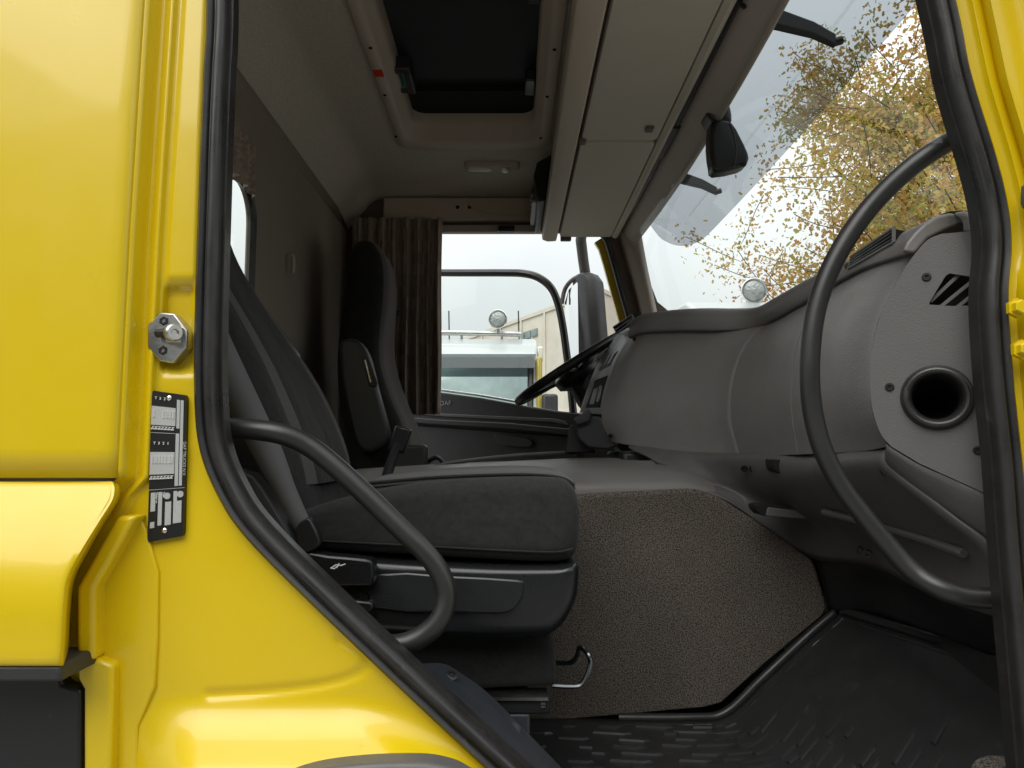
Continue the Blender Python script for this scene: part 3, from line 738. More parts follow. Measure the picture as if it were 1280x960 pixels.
# ================================================================== WINDSCREEN CAMERA
wc = thing('windscreen_camera', 'black camera housing hanging from the windscreen header', 'camera', P(912,214,.9))
MB().loft(pillow([(P(u,v,.86).x,P(u,v,.86).z) for u, v in cat([(880,122),(888,115),(900,117),(910,130),(914,152),(905,160),(892,156),(881,138)],3,True)], .84, .93, .02)).build('mount', BLK, wc, smooth=70)
bd = [(890,152),(899,149),(915,152),(926,170),(936,191),(936,201),(928,208),(896,214),(891,204),(888,180)]
bo = MB().loft(pillow([(P(u,v,.82).x,P(u,v,.82).z) for u, v in cat(bd,2,True)], .82, .875, .010)).build('body', BLK, wc, smooth=50)
MB().tube([P(912,153,.818),P(918,170,.818),P(921,190,.818),P(918,209,.818)], .0012, 5).build('seam', DGREY, bo)
MB().box(P(922,0,.81).x,P(928,0,.81).x,.816,.83,P(0,205,.81).z,P(0,202,.81).z).build('port', VOID, bo)

# ================================================================== DASHBOARD
da = thing('dashboard', 'dark grey plastic dashboard with curved panels below the windscreen', 'dashboard', (.6,.8,-.35))
cols = [
 (.13, [(1144,315),(1117,358),(1094,412),(1087,476),(1092,521),(1112,558)]),
 (.22, [(1110,325),(1085,365),(1063,415),(1056,478),(1060,522),(1075,564)]),
 (.40, [(1060,346),(1038,382),(1020,424),(1012,480),(1014,523),(1022,567)]),
 (.62, [(1005,378),(988,405),(973,436),(966,484),(967,525),(974,569)]),
 (.82, [(955,406),(938,424),(924,448),(914,488),(914,527),(925,570)]),
 (.93, [(900,412),(888,428),(877,450),(869,488),(868,525),(875,567)]),
 (1.01,[(845,413),(836,428),(828,450),(822,488),(820,522),(826,562)]),
 (1.07,[(805,414),(797,430),(789,450),(782,488),(780,520),(785,556)]),
 (1.13,[(788,420),(778,436),(768,455),(758,490),(752,525),(764,552)])]
ctrl = [[P(u, v, y) for u, v in pts] for y, pts in cols]
dense = net(ctrl, 7, 8)      # rows along the dash, 8 per station
def sub_rows(a, b): return dense[a:b+1]
I4 = 4*8
A_ = [list(r) for r in dense[:I4+1]]
B_ = [list(r) for r in dense[I4:]]
for Q, k, s in ((A_, -1, -1), (B_, 0, 1)):   # small gap at the seam
    nb = -2 if k == -1 else 1
    Q[k] = [tuple(p*.92+q*.08 for p, q in zip(a, b)) for a, b in zip(Q[k], Q[nb])]
def roll_edge(rows_, k, sgn):
    """turn the last row inwards so the seam has depth"""
    r = [Vector(p) for p in rows_[k]]; e = [p + Vector((.010, .004*sgn, 0)) for p in r]
    return e
A2 = A_ + [roll_edge(A_, -1, 1)]; B2 = [roll_edge(B_, 0, -1)] + B_
A2 = [[Vector(p)+Vector((.02,.006,0)) for p in A2[0]]] + A2
MB().grid(A2).build('glovebox_panel', DASH, da, smooth=60)
MB().grid(B2).build('centre_console_panel', DASH, da, smooth=60)
back = [[Vector(p)+Vector((.012,.006,0)) for p in r] for r in dense[1:-1]]
MB().grid(back).build('panel_backing', DARK, da, smooth=60, solid=.003, soff=-1)
# faint second seam: a thin raised line on the glovebox
ln = [Vector(dense[20][i])+Vector((-.0004,-.0003,0)) for i in range(len(dense[20]))]
MB().tube(ln, .0011, 5).build('panel_seam', DASHS, da)
for (u, v, y) in ((1108,325,.24),(793,424,1.09),(1084,555,.2),(762,545,1.11)):
    c = P(u, v, y-.004); MB().lathe(c, (-.8,-.6,0), [(.006,-.006),(.006,.0005),(.003,.0005),(.003,-.002),(0,-.002)], 12).build('screw', SCREW, da)
# pad
crest = [(1188,264,.10),(1138,288,.19),(1085,315,.35),(1017,346,.58),(972,371,.75),(945,384,.87),(900,386,.95),(859,386,1.00),(815,391,1.06),(797,401,1.12)]
lip =   [(1146,317,.115),(1116,325,.19),(1070,342,.35),(1013,376,.57),(972,399,.745),(946,411,.855),(900,414,.92),(850,414,.99),(806,416,1.055),(788,423,1.115)]
padr = []
for c_, l_ in zip(crest, lip):
    Cc, Ll = P(*c_), P(*l_)
    md = Cc*.5 + Ll*.5 + Vector((-.013, -.008, .003)); md2 = Cc*.12 + Ll*.88 + Vector((-.010, -.006, 0))
    bk = Vector((max(Cc.x+.10, .68), Cc.y+.02, Cc.z-.004)); bk2 = Vector((max(Cc.x+.24, .84), Cc.y+.04, Cc.z-.05))
    padr.append([bk2, bk, Cc, md, md2, Ll, Ll + Vector((.03,.01,.002))])
MB().grid(net(padr, 6, 6)).build('dash_pad', PAD, da, smooth=70)
# end cap of the pad
ec = [(1128,314),(1134,302),(1143,291),(1156,279),(1172,270),(1188,266),(1203,272),(1204,279),(1180,288),(1160,298),(1148,312),(1143,317)]
MB().loft([[P(u,v,y) for u, v in ec] for y in (.085,.12,.16)]).build('pad_end_cap', DASHS, da, bevel=.008, bseg=3)
bc = [(1190,266),(1206,264),(1226,268),(1262,272),(1262,292),(1204,292),(1204,276)]
MB().loft([[P(u,v,y) for u, v in bc] for y in (.07,.16)]).build('pad_corner', PAD, da, bevel=.008, bseg=3)
# vents on the pad (near: passenger, far: centre)
def vent(quad, y0, y1, nm, nsl=3):
    # quad: TL TR BR BL pixels; left edge at y1, right edge at y0
    tl, tr, br, bl = quad
    q = [P(*tl,y1),P(*tr,y0),P(*br,y0),P(*bl,y1)]
    nrm = (q[1]-q[0]).cross(q[3]-q[0]).normalized()
    if nrm.dot(CAM-q[0]) < 0: nrm = -nrm
    fr = MB(); f_ = [p + nrm*.010 for p in q]
    v_ = MB().prism(f_, -nrm*.03).build(nm, VOID, da, bevel=.002)
    for k in range(nsl+2):
        t = k/(nsl+1); a = f_[0].lerp(f_[3], t); b = f_[1].lerp(f_[2], t)
        MB().tube([a+nrm*.002, b+nrm*.002], .0032 if k in (0,nsl+1) else .0024, 6).build('slat', PAD if k in (0,nsl+1) else DARK, v_)
    for t in (0, .33, .66, 1):
        a = f_[0].lerp(f_[1], t); b = f_[3].lerp(f_[2], t)
        MB().tube([a+nrm*.001, b+nrm*.001], .0032 if t in (0,1) else .0018, 6).build('vane', PAD if t in (0,1) else DARK, v_)
vent([(1072,323),(1126,287),(1126,305),(1069,337)], .185, .365, 'vent')
# small wheel beside the vent
c = P(1060,333,.38); MB().lathe(c, (-.7,-.5,.4), [(.006,-.004),(.006,.004),(0,.004)], 12).build('vent_wheel', DARK, da)
# end panel with hose ring and slatted opening
def EP(u, v, off=0): 
    p0 = P(1092,480,.118); p1 = P(1240,480,.05); t = (p1-p0); nn = Vector((t.y, -t.x, 0)).normalized()
    return PP(u, v, p0 + nn*off, nn)
epn = Vector((EP(1240,480)-EP(1092,480)).yxz).normalized(); epn = Vector(((EP(1240,480)-EP(1092,480)).y, -(EP(1240,480)-EP(1092,480)).x, 0)).normalized()
left = cat([(1176,293),(1160,300),(1146,315),(1132,334),(1117,360),(1104,386),(1095,414),(1089,446),(1087.5,476),(1089,502),(1094,524),(1102,544),(1114,558)], 3)
outer = [(1285,288),(1221,289)] + left + [(1149,579),(1239,620),(1290,644)]
hcx, hcy = 1171, 497
hole1 = [(hcx+40*math.cos(a*math.pi/14), hcy+40*math.sin(a*math.pi/14)) for a in range(28)]
hole2 = cat([(1161,381),(1163,376),(1182,345),(1187,342),(1224,348),(1224,382),(1190,383)], 1, True)
ep = MB().holes([EP(u,v) for u, v in outer], [[EP(u,v) for u, v in hole1], [EP(u,v) for u, v in hole2]]).build('end_panel', DASH_DIM, da, smooth=0, solid=.006, soff=0)
rc = EP(hcx, hcy); k = (EP(hcx+1,hcy)-rc).length
MB().lathe(rc, epn, [(31*k,-.06),(31*k,-.006),(32.5*k,.006),(36*k,.0135),(40*k,.015),(44*k,.012),(47*k,.004),(48*k,-.003)], 40).build('hose_collar', RUB, ep, smooth=60)
MB().lathe(rc, epn, [(30*k,-.05),(33*k,-.046),(30*k,-.042),(33*k,-.034),(30*k,-.028),(32*k,-.02),(34*k,-.014),(34*k,-.012)], 40).build('hose', RUB, ep)
MB().lathe(rc, epn, [(40*k,-.14),(40*k,-.05),(0.001,-.139)], 24).build('hose_inside', VOID, ep)
q = [EP(u,v,-.03) for u, v in ((1150,392),(1185,332),(1234,336),(1234,394))]
MB().prism(q, -epn*.01).build('vent_box', VOID, ep)
for (a, b) in (((1163,377),(1199,343)),((1174,385),(1222,346)),((1194,386),(1228,359)),((1212,387),(1230,373))):
    A1, B1 = EP(*a,-.006), EP(*b,-.006); t = (B1-A1).normalized(); up = epn.cross(t)
    MB().obox((A1+B1)/2, t, epn, up, (B1-A1).length, .006, .0048).build('slat', DASH_DIM, ep)
for (u, v) in ((1158,347),(1112,484),(1222,563)):
    MB().lathe(EP(u,v), epn, [(.0062,-.002),(.0062,.0045),(.005,.0058),(.003,.0058),(.0026,.003),(0,.003)], 16).build('bolt', SCREW, ep)
eA = [EP(u,v,.001) for u, v in ((1108,556),(1114,560),(1149,581),(1190,599),(1239,622),(1290,646))]
eB = [P(u,v,y) for u, v, y in ((1106,580,.15),(1113,585,.135),(1149,613,.12),(1190,643,.105),(1250,692,.085),(1290,722,.07))]
MB().grid(net([[p+Vector((.01,.02,.004)) for p in eA], eA, [a.lerp(b,.5)+Vector((-.003,-.003,0)) for a, b in zip(eA,eB)], eB, [p+Vector((.012,.02,-.006)) for p in eB]], 4, 4)).build('end_moulding', DGREY, da, smooth=60, solid=.003, soff=-1)
# driver-side switch strip of the console
e8 = cols[-1]
sw0 = [(790,421,1.12),(779,437,1.135),(769,456,1.135),(759,491,1.135),(754,518,1.135)]
sw1 = [(775,418,1.40),(757,444,1.40),(744,468,1.40),(733,497,1.40),(727,516,1.40)]
sw = []
for a, b in zip(sw0, sw1):
    A1, B1 = P(*a), P(*b); sw.append([A1+Vector((.012,-.002,0)), A1, A1.lerp(B1,.3)+Vector((-.004,0,0)), A1.lerp(B1,.7)+Vector((-.002,0,0)), B1, B1+Vector((.15,.1,0))])
MB().grid(net(sw, 4, 4)).build('switch_panel', DASHS, da, smooth=60)
def SWp(a, t, off=0):
    i = min(3, int(t*4)); f = t*4-i
    L0 = P(*sw0[i]).lerp(P(*sw0[i+1]), f); L1 = P(*sw1[i]).lerp(P(*sw1[i+1]), f)
    return L0.lerp(L1, a) + Vector((-.006-off, -.002, 0))
for (a0,a1,t0,t1,m_) in ((.2,.85,.25,.48,DARK),(.15,.85,.58,.92,VOID)):
    s_ = MB().prism([SWp(a0,t0),SWp(a1,t0),SWp(a1,t1),SWp(a0,t1)], (.012,0,0)).build('switch_bay', m_, da, bevel=.003)
    for kk in range(3):
        b0 = a0+(a1-a0)*(kk+.12)/3; b1 = a0+(a1-a0)*(kk+.88)/3
        if m_ is DARK: MB().prism([SWp(b0,t0+.03,.003),SWp(b1,t0+.03,.003),SWp(b1,t1-.03,.003),SWp(b0,t1-.03,.003)], (.006,0,0)).build('rocker_switch', DGREY, s_, bevel=.002)
    if m_ is VOID:
        MB().prism([SWp(.4,.68,.002),SWp(.62,.68,.002),SWp(.62,.88,.002),SWp(.4,.88,.002)], (.006,0,0)).build('rocker_switch', DGREY, s_, bevel=.002)
vent([(771,407),(794,392),(796,399),(775,415)], 1.14, 1.3, 'vent', 1)
lb = [(728,519),(750,520),(753,528),(762,545),(774,557),(760,562),(735,560),(722,548),(719,530)]
MB().loft([[P(u,v,1.13) for u, v in lb],[p+Vector((.02,.28,0)) for p in [P(u,v,1.13) for u, v in lb]]]).build('lower_console', DARK, da, bevel=.006)
MB().loft([[P(u,v,1.11) for u, v in ((716,524),(736,511),(740,517),(738,527),(720,533))],[P(u,v,1.19) for u, v in ((716,524),(736,511),(740,517),(738,527),(720,533))]]).build('lever_knob', DARK, da, bevel=.006, bseg=3)
MB().loft([[P(u,v,1.2) for u, v in ((712,532),(722,528),(745,566),(706,566))],[p+Vector((.03,.3,0)) for p in [P(u,v,1.2) for u, v in ((712,532),(722,528),(745,566),(706,566))]]]).build('knee_panel', DARK, da, bevel=.004)
MB().box(.56,.98,1.30,2.06,-.25,.27).build('instrument_housing', DGREY, da, bevel=.03, bseg=3)
MB().box(.31,.9,1.07,1.42,-.4,-.01).build('console_base', DARK, da, bevel=.01)
MB().box(.84,.99,.06,2.07,-.62,.24).build('bulkhead', DARK, da)
# lower dash moulding
LR = [
 [(1116,562,.14),(1062,569,.26),(1000,573,.52),(931,574,.77),(880,571,.91),(836,566,.99),(786,560,1.06)],
 [(1113,582,.135),(1062,590,.26),(1000,597,.52),(940,598,.77),(900,595,.87),(860,588,.93),(812,573,1.0)],
 [(1190,642,.10),(1100,640,.30),(1030,637,.55),(970,628,.77),(920,612,.85),(880,603,.9),(828,584,.98)],
 [(1250,694,.07),(1150,688,.30),(1070,668,.55),(1000,655,.77),(942,630,.83),(895,612,.86),(842,594,.95)],
 [(1262,775,.10),(1165,742,.32),(1090,706,.56),(1017,697,.80),(960,661,.825),(905,625,.83),(858,609,.86)]]
def p3(t): return P(*t)
lrc = [[p3(t) for t in r] for r in LR]
lrc = [[p+Vector((.03,.005,.012)) for p in lrc[0]]] + lrc
MB().grid(net(lrc, 6, 5)).build('lower_moulding', DGREY, da, smooth=60, solid=.004, soff=-1)
# ledge pieces: near-black blocks painting the shade of notch and slot, tray lip
nt = cat([(966,574),(968,586),(976,592),(990,593),(1003,589),(1008,576)], 3)
MB().prism([P(u,v,.60) for u, v in nt], (0,.05,0)).build('notch_shade', VOID, da, bevel=.003)
MB().prism([P(u,v,.70) for u, v in cat([(944,634),(950,630),(1000,634),(1030,640),(1029,650),(985,647),(956,645),(948,641)],2,True)], (.0,.05,0)).build('slot_shade', VOID, da, bevel=.003)
MB().prism([P(u,v,.697) for u, v in ((957,645),(960,634),(1026,641),(1028,651))], (0,.012,0)).build('slot_insert', DGREY, da, bevel=.003)
MB().tube(cat([P(1030,640,.52),P(1090,655,.36),P(1150,672,.24),P(1205,692,.14)],5), .007, 8).build('tray_lip', DGREY, da)
for (u, v, y) in ((930,586,.755),(940,586,.74),(1105,590,.16),(1074,688,.52),(1085,692,.49)):
    MB().lathe(P(u,v,y), (-.6,-.8,-.2), [(.007,-.006),(.007,.003),(.004,.003),(.003,0),(0,0)], 12).build('screw', SCREW, da)
# black kick panel under it
KR = [[(1275,772,.11),(1165,738,.33),(1090,703,.57),(1017,694,.81)],
      [(1275,800,.22),(1160,756,.42),(1090,727,.65),(1024,722,.82)],
      [(1275,830,.30),(1155,785,.48),(1090,765,.70),(1034,764,.825)]]
MB().grid(net([[p3(t)+Vector((.006,.0,-.004)) for t in r] for r in KR], 6, 6)).build('kick_panel', BLK, da, smooth=60, solid=.003, soff=-1)

# ================================================================== STEERING WHEEL
swc = P(716,459,1.62); al = R(32)
ex = Vector((math.cos(al),0,math.sin(al))); ey = Vector((0,1,0)); ez = Vector((-math.sin(al),0,math.cos(al)))
stw = thing('steering_wheel', 'black steering wheel on its column behind the grey console', 'steering wheel', swc - ez*.3)
MB().tube([swc + ex*.228*math.cos(a*math.pi/24) + ey*.228*math.sin(a*math.pi/24) for a in range(48)], .0165, 10, closed=True).build('rim', BLK, stw)
for a in (20, 160, 250, 290):
    d_ = ex*math.cos(R(a)) + ey*math.sin(R(a))
    MB().loft([[swc - ez*.03 + d_*.06 + w*.03*s_ + ez*h for s_, h in ((-1,0),(1,0),(1,.014),(-1,.014))] for w in [d_.cross(ez)]] +
              [[swc - ez*.004 + d_*.222 + w*.018*s_ + ez*h for s_, h in ((-1,-.005),(1,-.005),(1,.005),(-1,.005))] for w in [d_.cross(ez)]]).build('spoke', BLK, stw, bevel=.003)
MB().lathe(swc - ez*.05, ez, [(.05,-.02),(.085,0),(.09,.03),(.075,.045),(0,.05)], 24).build('hub', BLK, stw, smooth=60)
MB().loft([[swc - ez*h + dx + ex*a*s_ + ey*b*s_ for a, b in rrect(-.055,.055,-.06,.06,.03,4)] for h, s_, dx in ((.06,.9,Vector((0,0,0))),(.12,1.15,Vector((.01,0,0))),(.22,1.2,Vector((.03,0,0))),(.42,1.1,Vector((.06,0,0))))]).build('column', DARK, stw, smooth=50)
MB().tube(cat([swc-ez*.09+ey*.0, swc-ez*.085-ey*.08+ex*.0, swc-ez*.07-ey*.17+ex*.01],4), [.02,.021,.02,.019,.018,.017,.016,.014,.012], 12).build('stalk', DGREY, stw)

# ================================================================== ENGINE TUNNEL
tn = thing('engine_tunnel', 'brown speckled engine tunnel with smooth dark grey top beside the seat', 'engine cover', (.4,1.1,-.655))
out = cat([(690,622),(740,617),(800,614),(858,611),(880,614),(900,622),(930,641),(970,665),(1012,688)], 3) + [(1022,715),(1034,757),(1030,768),(960,826),(902,878),(880,884),(700,900),(560,905),(560,625)]
YT = .825
side_top = [(P(u,v,YT)) for u, v in out]
MB().loft([[p + Vector((0,.03,0)) for p in side_top], [p + Vector((0,.006,0)) for p in side_top], [Vector((p.x*.999+.0005, p.y, p.z-.004)) for p in side_top]]).build('side_carpet', CARPET, tn, smooth=30, bevel=.006)
# top cover: runs across, slightly crowned
ts = []
for x, z0 in ((-.45,-.115),(-.2,-.10),(.0,-.092),(.2,-.083),(.33,-.083),(.45,-.088),(.60,-.14)):
    ts.append([(x,YT+.012,z0-.05),(x,YT+.016,z0-.012),(x,YT+.04,z0+.008),(x,YT+.10,z0+.030),(x,YT+.25,z0+.050),(x,1.25,z0+.052),(x,1.36,z0+.03),(x,1.40,z0-.03),(x,1.41,-.64)])
MB().grid(net(ts, 4, 4)).build('top_cover', DASHS, tn, smooth=60, solid=.004, soff=-1)
MB().tube(cat([P(524,592,1.1),P(545,583,1.12),P(575,577,1.15),P(640,570,1.2),P(720,565,1.25)],5), .006, 8).build('cover_edge', DGREY, tn)

# ================================================================== FLOOR MAT
mt = thing('floor_mat', 'black moulded rubber floor mat with raised treads', 'floor mat', (.5,.5,-.655))
ZF = -.640
def mat_prof(t):
    """t: 0 far (tunnel) .. 1 near (door); returns X,Z profile"""
    far = [(-.10,ZF),(.20,ZF),(.42,ZF),(.505,ZF+.012),(.60,-.545),(.72,-.44),(.79,-.385)]
    near = [(-.10,ZF),(.20,ZF),(.46,ZF),(.62,ZF+.012),(.74,-.56),(.86,-.44),(.93,-.37)]
    return [(a[0]*(1-t)+b[0]*t, a[1]*(1-t)+b[1]*t) for a, b in zip(far, near)]
def mat_pt(s, y, off=0):
    t = (YT-.005-y)/(YT-.18); pr_ = cat(mat_prof(t), 6); i = min(len(pr_)-2, int(s*(len(pr_)-1))); f = s*(len(pr_)-1)-i
    a, b = pr_[i], pr_[i+1]; tx, tz = b[0]-a[0], b[1]-a[1]; l = math.hypot(tx, tz)
    return Vector((a[0]+tx*f - tz/l*off, y, a[1]+tz*f + tx/l*off)), Vector((tx/l, 0, tz/l))
rows = []
for i in range(25):
    y = YT-.006 - (YT-.19)*i/24
    rows.append([mat_pt(j/48, y)[0] for j in range(49)])
MB().grid(rows).build('sheet', MATR, mt, smooth=60, solid=.004, soff=0)
rim = [mat_pt(s, YT-.012, .006)[0] for s in [k/40 for k in range(8,40)]]
rimt = [mat_pt(.985, y, .006)[0] for y in [YT-.012 - k*.03 for k in range(1,21)]]
MB().tube(cat(rim + rimt, 2), .011, 8, squash=(1,1)).build('rim', MATR, mt, smooth=60)
rim2 = [mat_pt(s, YT-.045, .001)[0] for s in [k/40 for k in range(8,39)]]; rim2t = [mat_pt(.945, y, .001)[0] for y in [YT-.045 - k*.03 for k in range(1,19)]]
MB().tube(cat(rim2 + rim2t, 2), .0045, 6).build('rim_bead', MATR, mt, smooth=60)
# treads: one shared wedge mesh
wm = MB(); wm.add([(-.5,-.5,0),(.3,-.5,0),(.5,.1,0),(.3,.5,0),(-.5,.5,0),(-.47,-.36,.85),(.27,-.36,.85),(.42,.08,1),(.27,.36,1),(-.47,.36,1)],
 [(0,1,6,5),(1,2,7,6),(2,3,8,7),(3,4,9,8),(4,0,5,9),(5,6,7,8,9)])
tm = bpy.data.meshes.new('tread'); tm.from_pydata(wm.v, [], wm.f); tm.materials.append(TREAD); tm.update()
rnd = random.Random(3); org = ORIG['floor_mat']
for ri in range(14):
    y = .765 - ri*.036
    nn = 0; s = .06 + (ri % 2)*.02
    while s < (.50 if ri < 2 else .60 + .06*math.sin(ri*1.3) + .012*ri):
        p, tx = mat_pt(s, y + rnd.uniform(-.006,.006), .002)
        L_ = rnd.choice((.035,.055,.07,.09)); W_ = rnd.uniform(.006,.012)
        up = Vector((0,1,0)).cross(tx)*-1
        if up.z < 0: up = -up
        bend = R(-8 + 26*sstep(.25,.5,s)*(1 if ri > 1 else .3))
        ax = (tx*math.cos(bend) + Vector((0,-1,0))*math.sin(bend)*-1).normalized(); ay = up.cross(ax)
        o = bpy.data.objects.new('tread', tm); C.objects.link(o); o.parent = mt
        Mx = Matrix.Identity(4)
        for i_, a_ in enumerate((ax*L_, ay*W_, up*.005)):
            for r_ in range(3): Mx[r_][i_] = a_[r_]
        for r_ in range(3): Mx[r_][3] = (p-org)[r_]
        o.matrix_local = Mx
        s += (L_ + rnd.uniform(.012,.03))/1.15
MB().prism([P(u,v,.12) for u, v in cat([(1242,990),(1249,974),(1260,967),(1276,965),(1300,970),(1300,1000)],3)], (0,.06,0)).build('sill_carpet', CARPET, cab, bevel=.006)

# ---- sill moulding inside the lower seal
S0 = [(492,828),(515,847),(545,876),(590,915),(640,958),(700,1012),(780,1085)]
S1 = [(505,831),(538,848),(560,862),(602,897),(655,945),(715,1000),(790,1070)]
S2 = [(520,831),(549,832),(569,843),(603,868),(655,920),(712,978),(790,1050)]
g0 = [P(u,v,.005) for u, v in S0]; g1 = [P(u,v,.075) for u, v in S1]; g2 = [P(u,v,.17) for u, v in S2]
MB().grid(net([g0, g1, g2, [p+Vector((.012,.03,-.03)) for p in g2], [p+Vector((.02,.04,-.2)) for p in g2]], 5, 5)).build('sill_moulding', SILL, cab, smooth=60, solid=.003)
MB().lathe(P(564,845,.13), (.3,-.5,.8), [(.009,-.004),(.009,.002),(.005,.003),(.004,.001),(0,.001)], 14).build('screw', SCREW, cab)
MB().lathe(P(640,912,.155), (.3,-.5,.8), [(.014,-.006),(.014,.002),(.010,.003),(0,.002)], 14).build('trim_clip', BLK, cab)
# low pedestal floor under the seat
MB().box(-.70,.02,.10,.70,-.655,-.60).build('seat_platform', DARK, cab, bevel=.01)

# ================================================================== PASSENGER SEAT
ps = thing('passenger_seat', 'black fabric passenger seat with cushion side facing the open doorway', 'seat', (-.2,.46,-.60))
Y0, Y1 = .22, .70
co = cat([(340,652),(372,640),(415,626),(470,612),(540,602),(620,597),(690,597),(712,603),(723,622),(726,655),(723,688),(714,700),(690,705),(610,702),(500,695),(395,690),(350,684)], 3, True)
cx = [(P(u,v,Y0).x, P(u,v,Y0).z) for u, v in co]
MB().loft(pillow(cx, Y0, Y1, .03, 5, crown=.012)).build('cushion', FAB, ps, smooth=70)
# ribbed centre of the cushion top
tp_ = [(-.24,-.060),(-.12,-.050),(.0,-.046),(.06,-.048),(.09,-.054),(.105,-.064)]
MB().grid(net([[(x, y, z + b_) for x, z in tp_] for y, b_ in ((Y0+.05,-.006),(Y0+.07,.004),(Y0+.16,.006),(Y0+.32,.006),(Y1-.07,.004),(Y1-.05,-.006))], 3, 3)).build('cushion_insert', FABC, ps, smooth=70, solid=.006)
MB().tube(cat([(x, Y0+.048, z+.002) for x, z in tp_], 4), .0022, 6).build('piping', FAB, ps)
lowseam = [Vector((x, Y0-.0005, z)) for x, z in [(P(u,v,Y0).x, P(u,v,Y0).z) for u, v in cat([(398,676),(500,681),(610,687),(690,690),(716,686)],4)]]
MB().tube(lowseam, .0016, 5).build('seam', FAB, ps)
# shell below
sh = cat([(330,690),(395,694),(500,702),(620,708),(700,708),(722,706),(725,722),(722,748),(712,772),(697,790),(670,798),(560,800),(430,790),(340,760)], 3, True)
sx_ = [(P(u,v,Y0-.005).x, P(u,v,Y0-.005).z) for u, v in sh]
shell = MB().loft(pillow(sx_, Y0-.005, Y1+.005, .022, 5)).build('seat_shell', TRIM, ps, smooth=70)
rp_ = [(468,717),(560,719),(646,724),(655,730),(652,748),(640,763),(622,768),(560,766),(466,760)]
MB().prism([P(u,v,Y0-.006-.009*sstep(715,770,v)) for u, v in cat(rp_,2,True)], (0,.03,0)).build('recess_panel', TRIM, shell, bevel=.005, bseg=3)
lv = cat([(374,690),(410,694),(455,698),(466,704),(466,730),(455,733),(405,732),(392,720)], 2, True)
lev = MB().prism([P(u,v,Y0-.040) for u, v in lv], (0,.034,0)).build('lever', TRIM, ps, bevel=.007, bseg=3)
for pts_ in (((414,710),(420,706),(426,707),(432,705)),((421,710),(424,704)),((413,710),(418,711),(421,708))):
    MB().tube([P(u,v,Y0-.0405) for u, v in pts_], .0010, 5).build('pictogram', WHITE, lev)
MB().prism([P(u,v,Y0-.03) for u, v in cat([(425,750),(462,752),(466,760),(460,766),(432,762)],2,True)], (0,.026,0)).build('lever', TRIM, ps, bevel=.005)
# pedestal
MB().loft(pillow([(P(u,v,.30).x, P(u,v,.30).z) for u, v in cat([(470,780),(680,780),(690,790),(694,820),(696,850),(688,860),(640,862),(520,868),(480,860)],2,True)], .30, .66, .02)).build('pedestal', FAB, ps, smooth=70)
rl = MB().box(P(560,0,.30).x, P(683,0,.30).x, .29, .33, P(0,890,.3).z, P(0,871,.3).z).build('slide_rail', BLK, ps, bevel=.003)
MB().box(P(560,0,.29).x, P(681,0,.29).x, .284, .334, P(0,871,.3).z-.001, P(0,868,.3).z).build('rail_top', STEEL, rl)
for v in (879,883): MB().box(P(673,0,.29).x, P(678,0,.29).x, .2865, .292, P(0,v+1,.29).z, P(0,v-1,.29).z).build('rail_slot', STEEL, rl)
MB().box(P(560,0,.33).x, P(660,0,.33).x, .29,.62, -.61, P(0,890,.3).z).build('rail_base', SILL, ps, bevel=.004)
MB().tube(cat([P(690,857,.34),P(715,858,.34),P(726,856,.34),P(733,846,.34),P(738,828,.34),P(735,818,.34),P(729,811,.36),P(724,810,.38),P(722,818,.39),P(716,827,.40),P(706,829,.41),P(690,828,.42)],5), .0045, 8).build('adjust_bar', WIRE, ps)

def back_rings(spec, yc, lean=0, n=44):
    rings = []
    for z, xf, xb, w, bol in spec:
        r = []; ycs = yc + (lean*sstep(.1,.4,z) if lean else 0)
        for k in range(n):
            a = 2*math.pi*k/n; ca, sa = math.cos(a), math.sin(a)
            ex_ = .55
            cy = math.copysign(abs(sa)**ex_, sa)*w; cxx = math.copysign(abs(ca)**ex_, ca)
            x = (xf+xb)/2 + cxx*(xf-xb)/2
            if cxx > 0: x -= bol*(1-(abs(cy)/w)**2)*cxx
            r.append(Vector((x, ycs+cy, z)))
        rings.append(r)
    cols_ = list(zip(*rings)); cols_ = [cat(c, 4) for c in cols_]
    return [list(r) for r in zip(*cols_)]
def insert_from(rings, yc, frac, i0, i1, off=.004):
    out_ = []
    for r in rings[i0:i1]:
        yc = (max(p[1] for p in r)+min(p[1] for p in r))/2; w = max(abs(p[1]-yc) for p in r); xm = sum(p[0] for p in r)/len(r)
        fr = sorted([p for p in r if p[0] > xm and abs(p[1]-yc) < w*.97], key=lambda p: p[1])
        lo2 = []
        for k in range(13):
            y = yc + w*frac*(k/6-1)
            for a, b in zip(fr, fr[1:]):
                if a[1] <= y <= b[1] and b[1] > a[1]:
                    t = (y-a[1])/(b[1]-a[1]); lo2.append(Vector((a[0]+(b[0]-a[0])*t+off*(1-abs(k/6-1)**8), y, a[2]+(b[2]-a[2])*t))); break
            else:
                lo2.append(Vector((min(fr, key=lambda p: abs(p[1]-y))[0], y, r[0][2])))
        out_.append(lo2)
    return out_
YC = .46
spec = [(-.14,-.33,-.46,.20,.0),(-.10,-.335,-.48,.225,.004),(-.02,-.345,-.50,.238,.012),(.06,-.372,-.53,.238,.02),(.14,-.410,-.56,.222,.022),(.22,-.455,-.59,.190,.02),(.30,-.505,-.62,.150,.014),(.38,-.545,-.645,.115,.008),(.46,-.57,-.665,.105,.004),(.54,-.585,-.675,.105,.002),(.60,-.60,-.675,.095,.0),(.64,-.625,-.665,.07,.0)]
rg = back_rings(spec, YC, -.085)
pb = MB().loft(rg).build('backrest', FAB, ps, smooth=70)
MB().grid(insert_from(rg, YC, .74, 6, 30)).build('backrest_mesh', FABC, ps, smooth=70)
MB().grid(insert_from(rg, YC, .60, 6, 30, .009)).build('backrest_insert', FAB, ps, smooth=70)
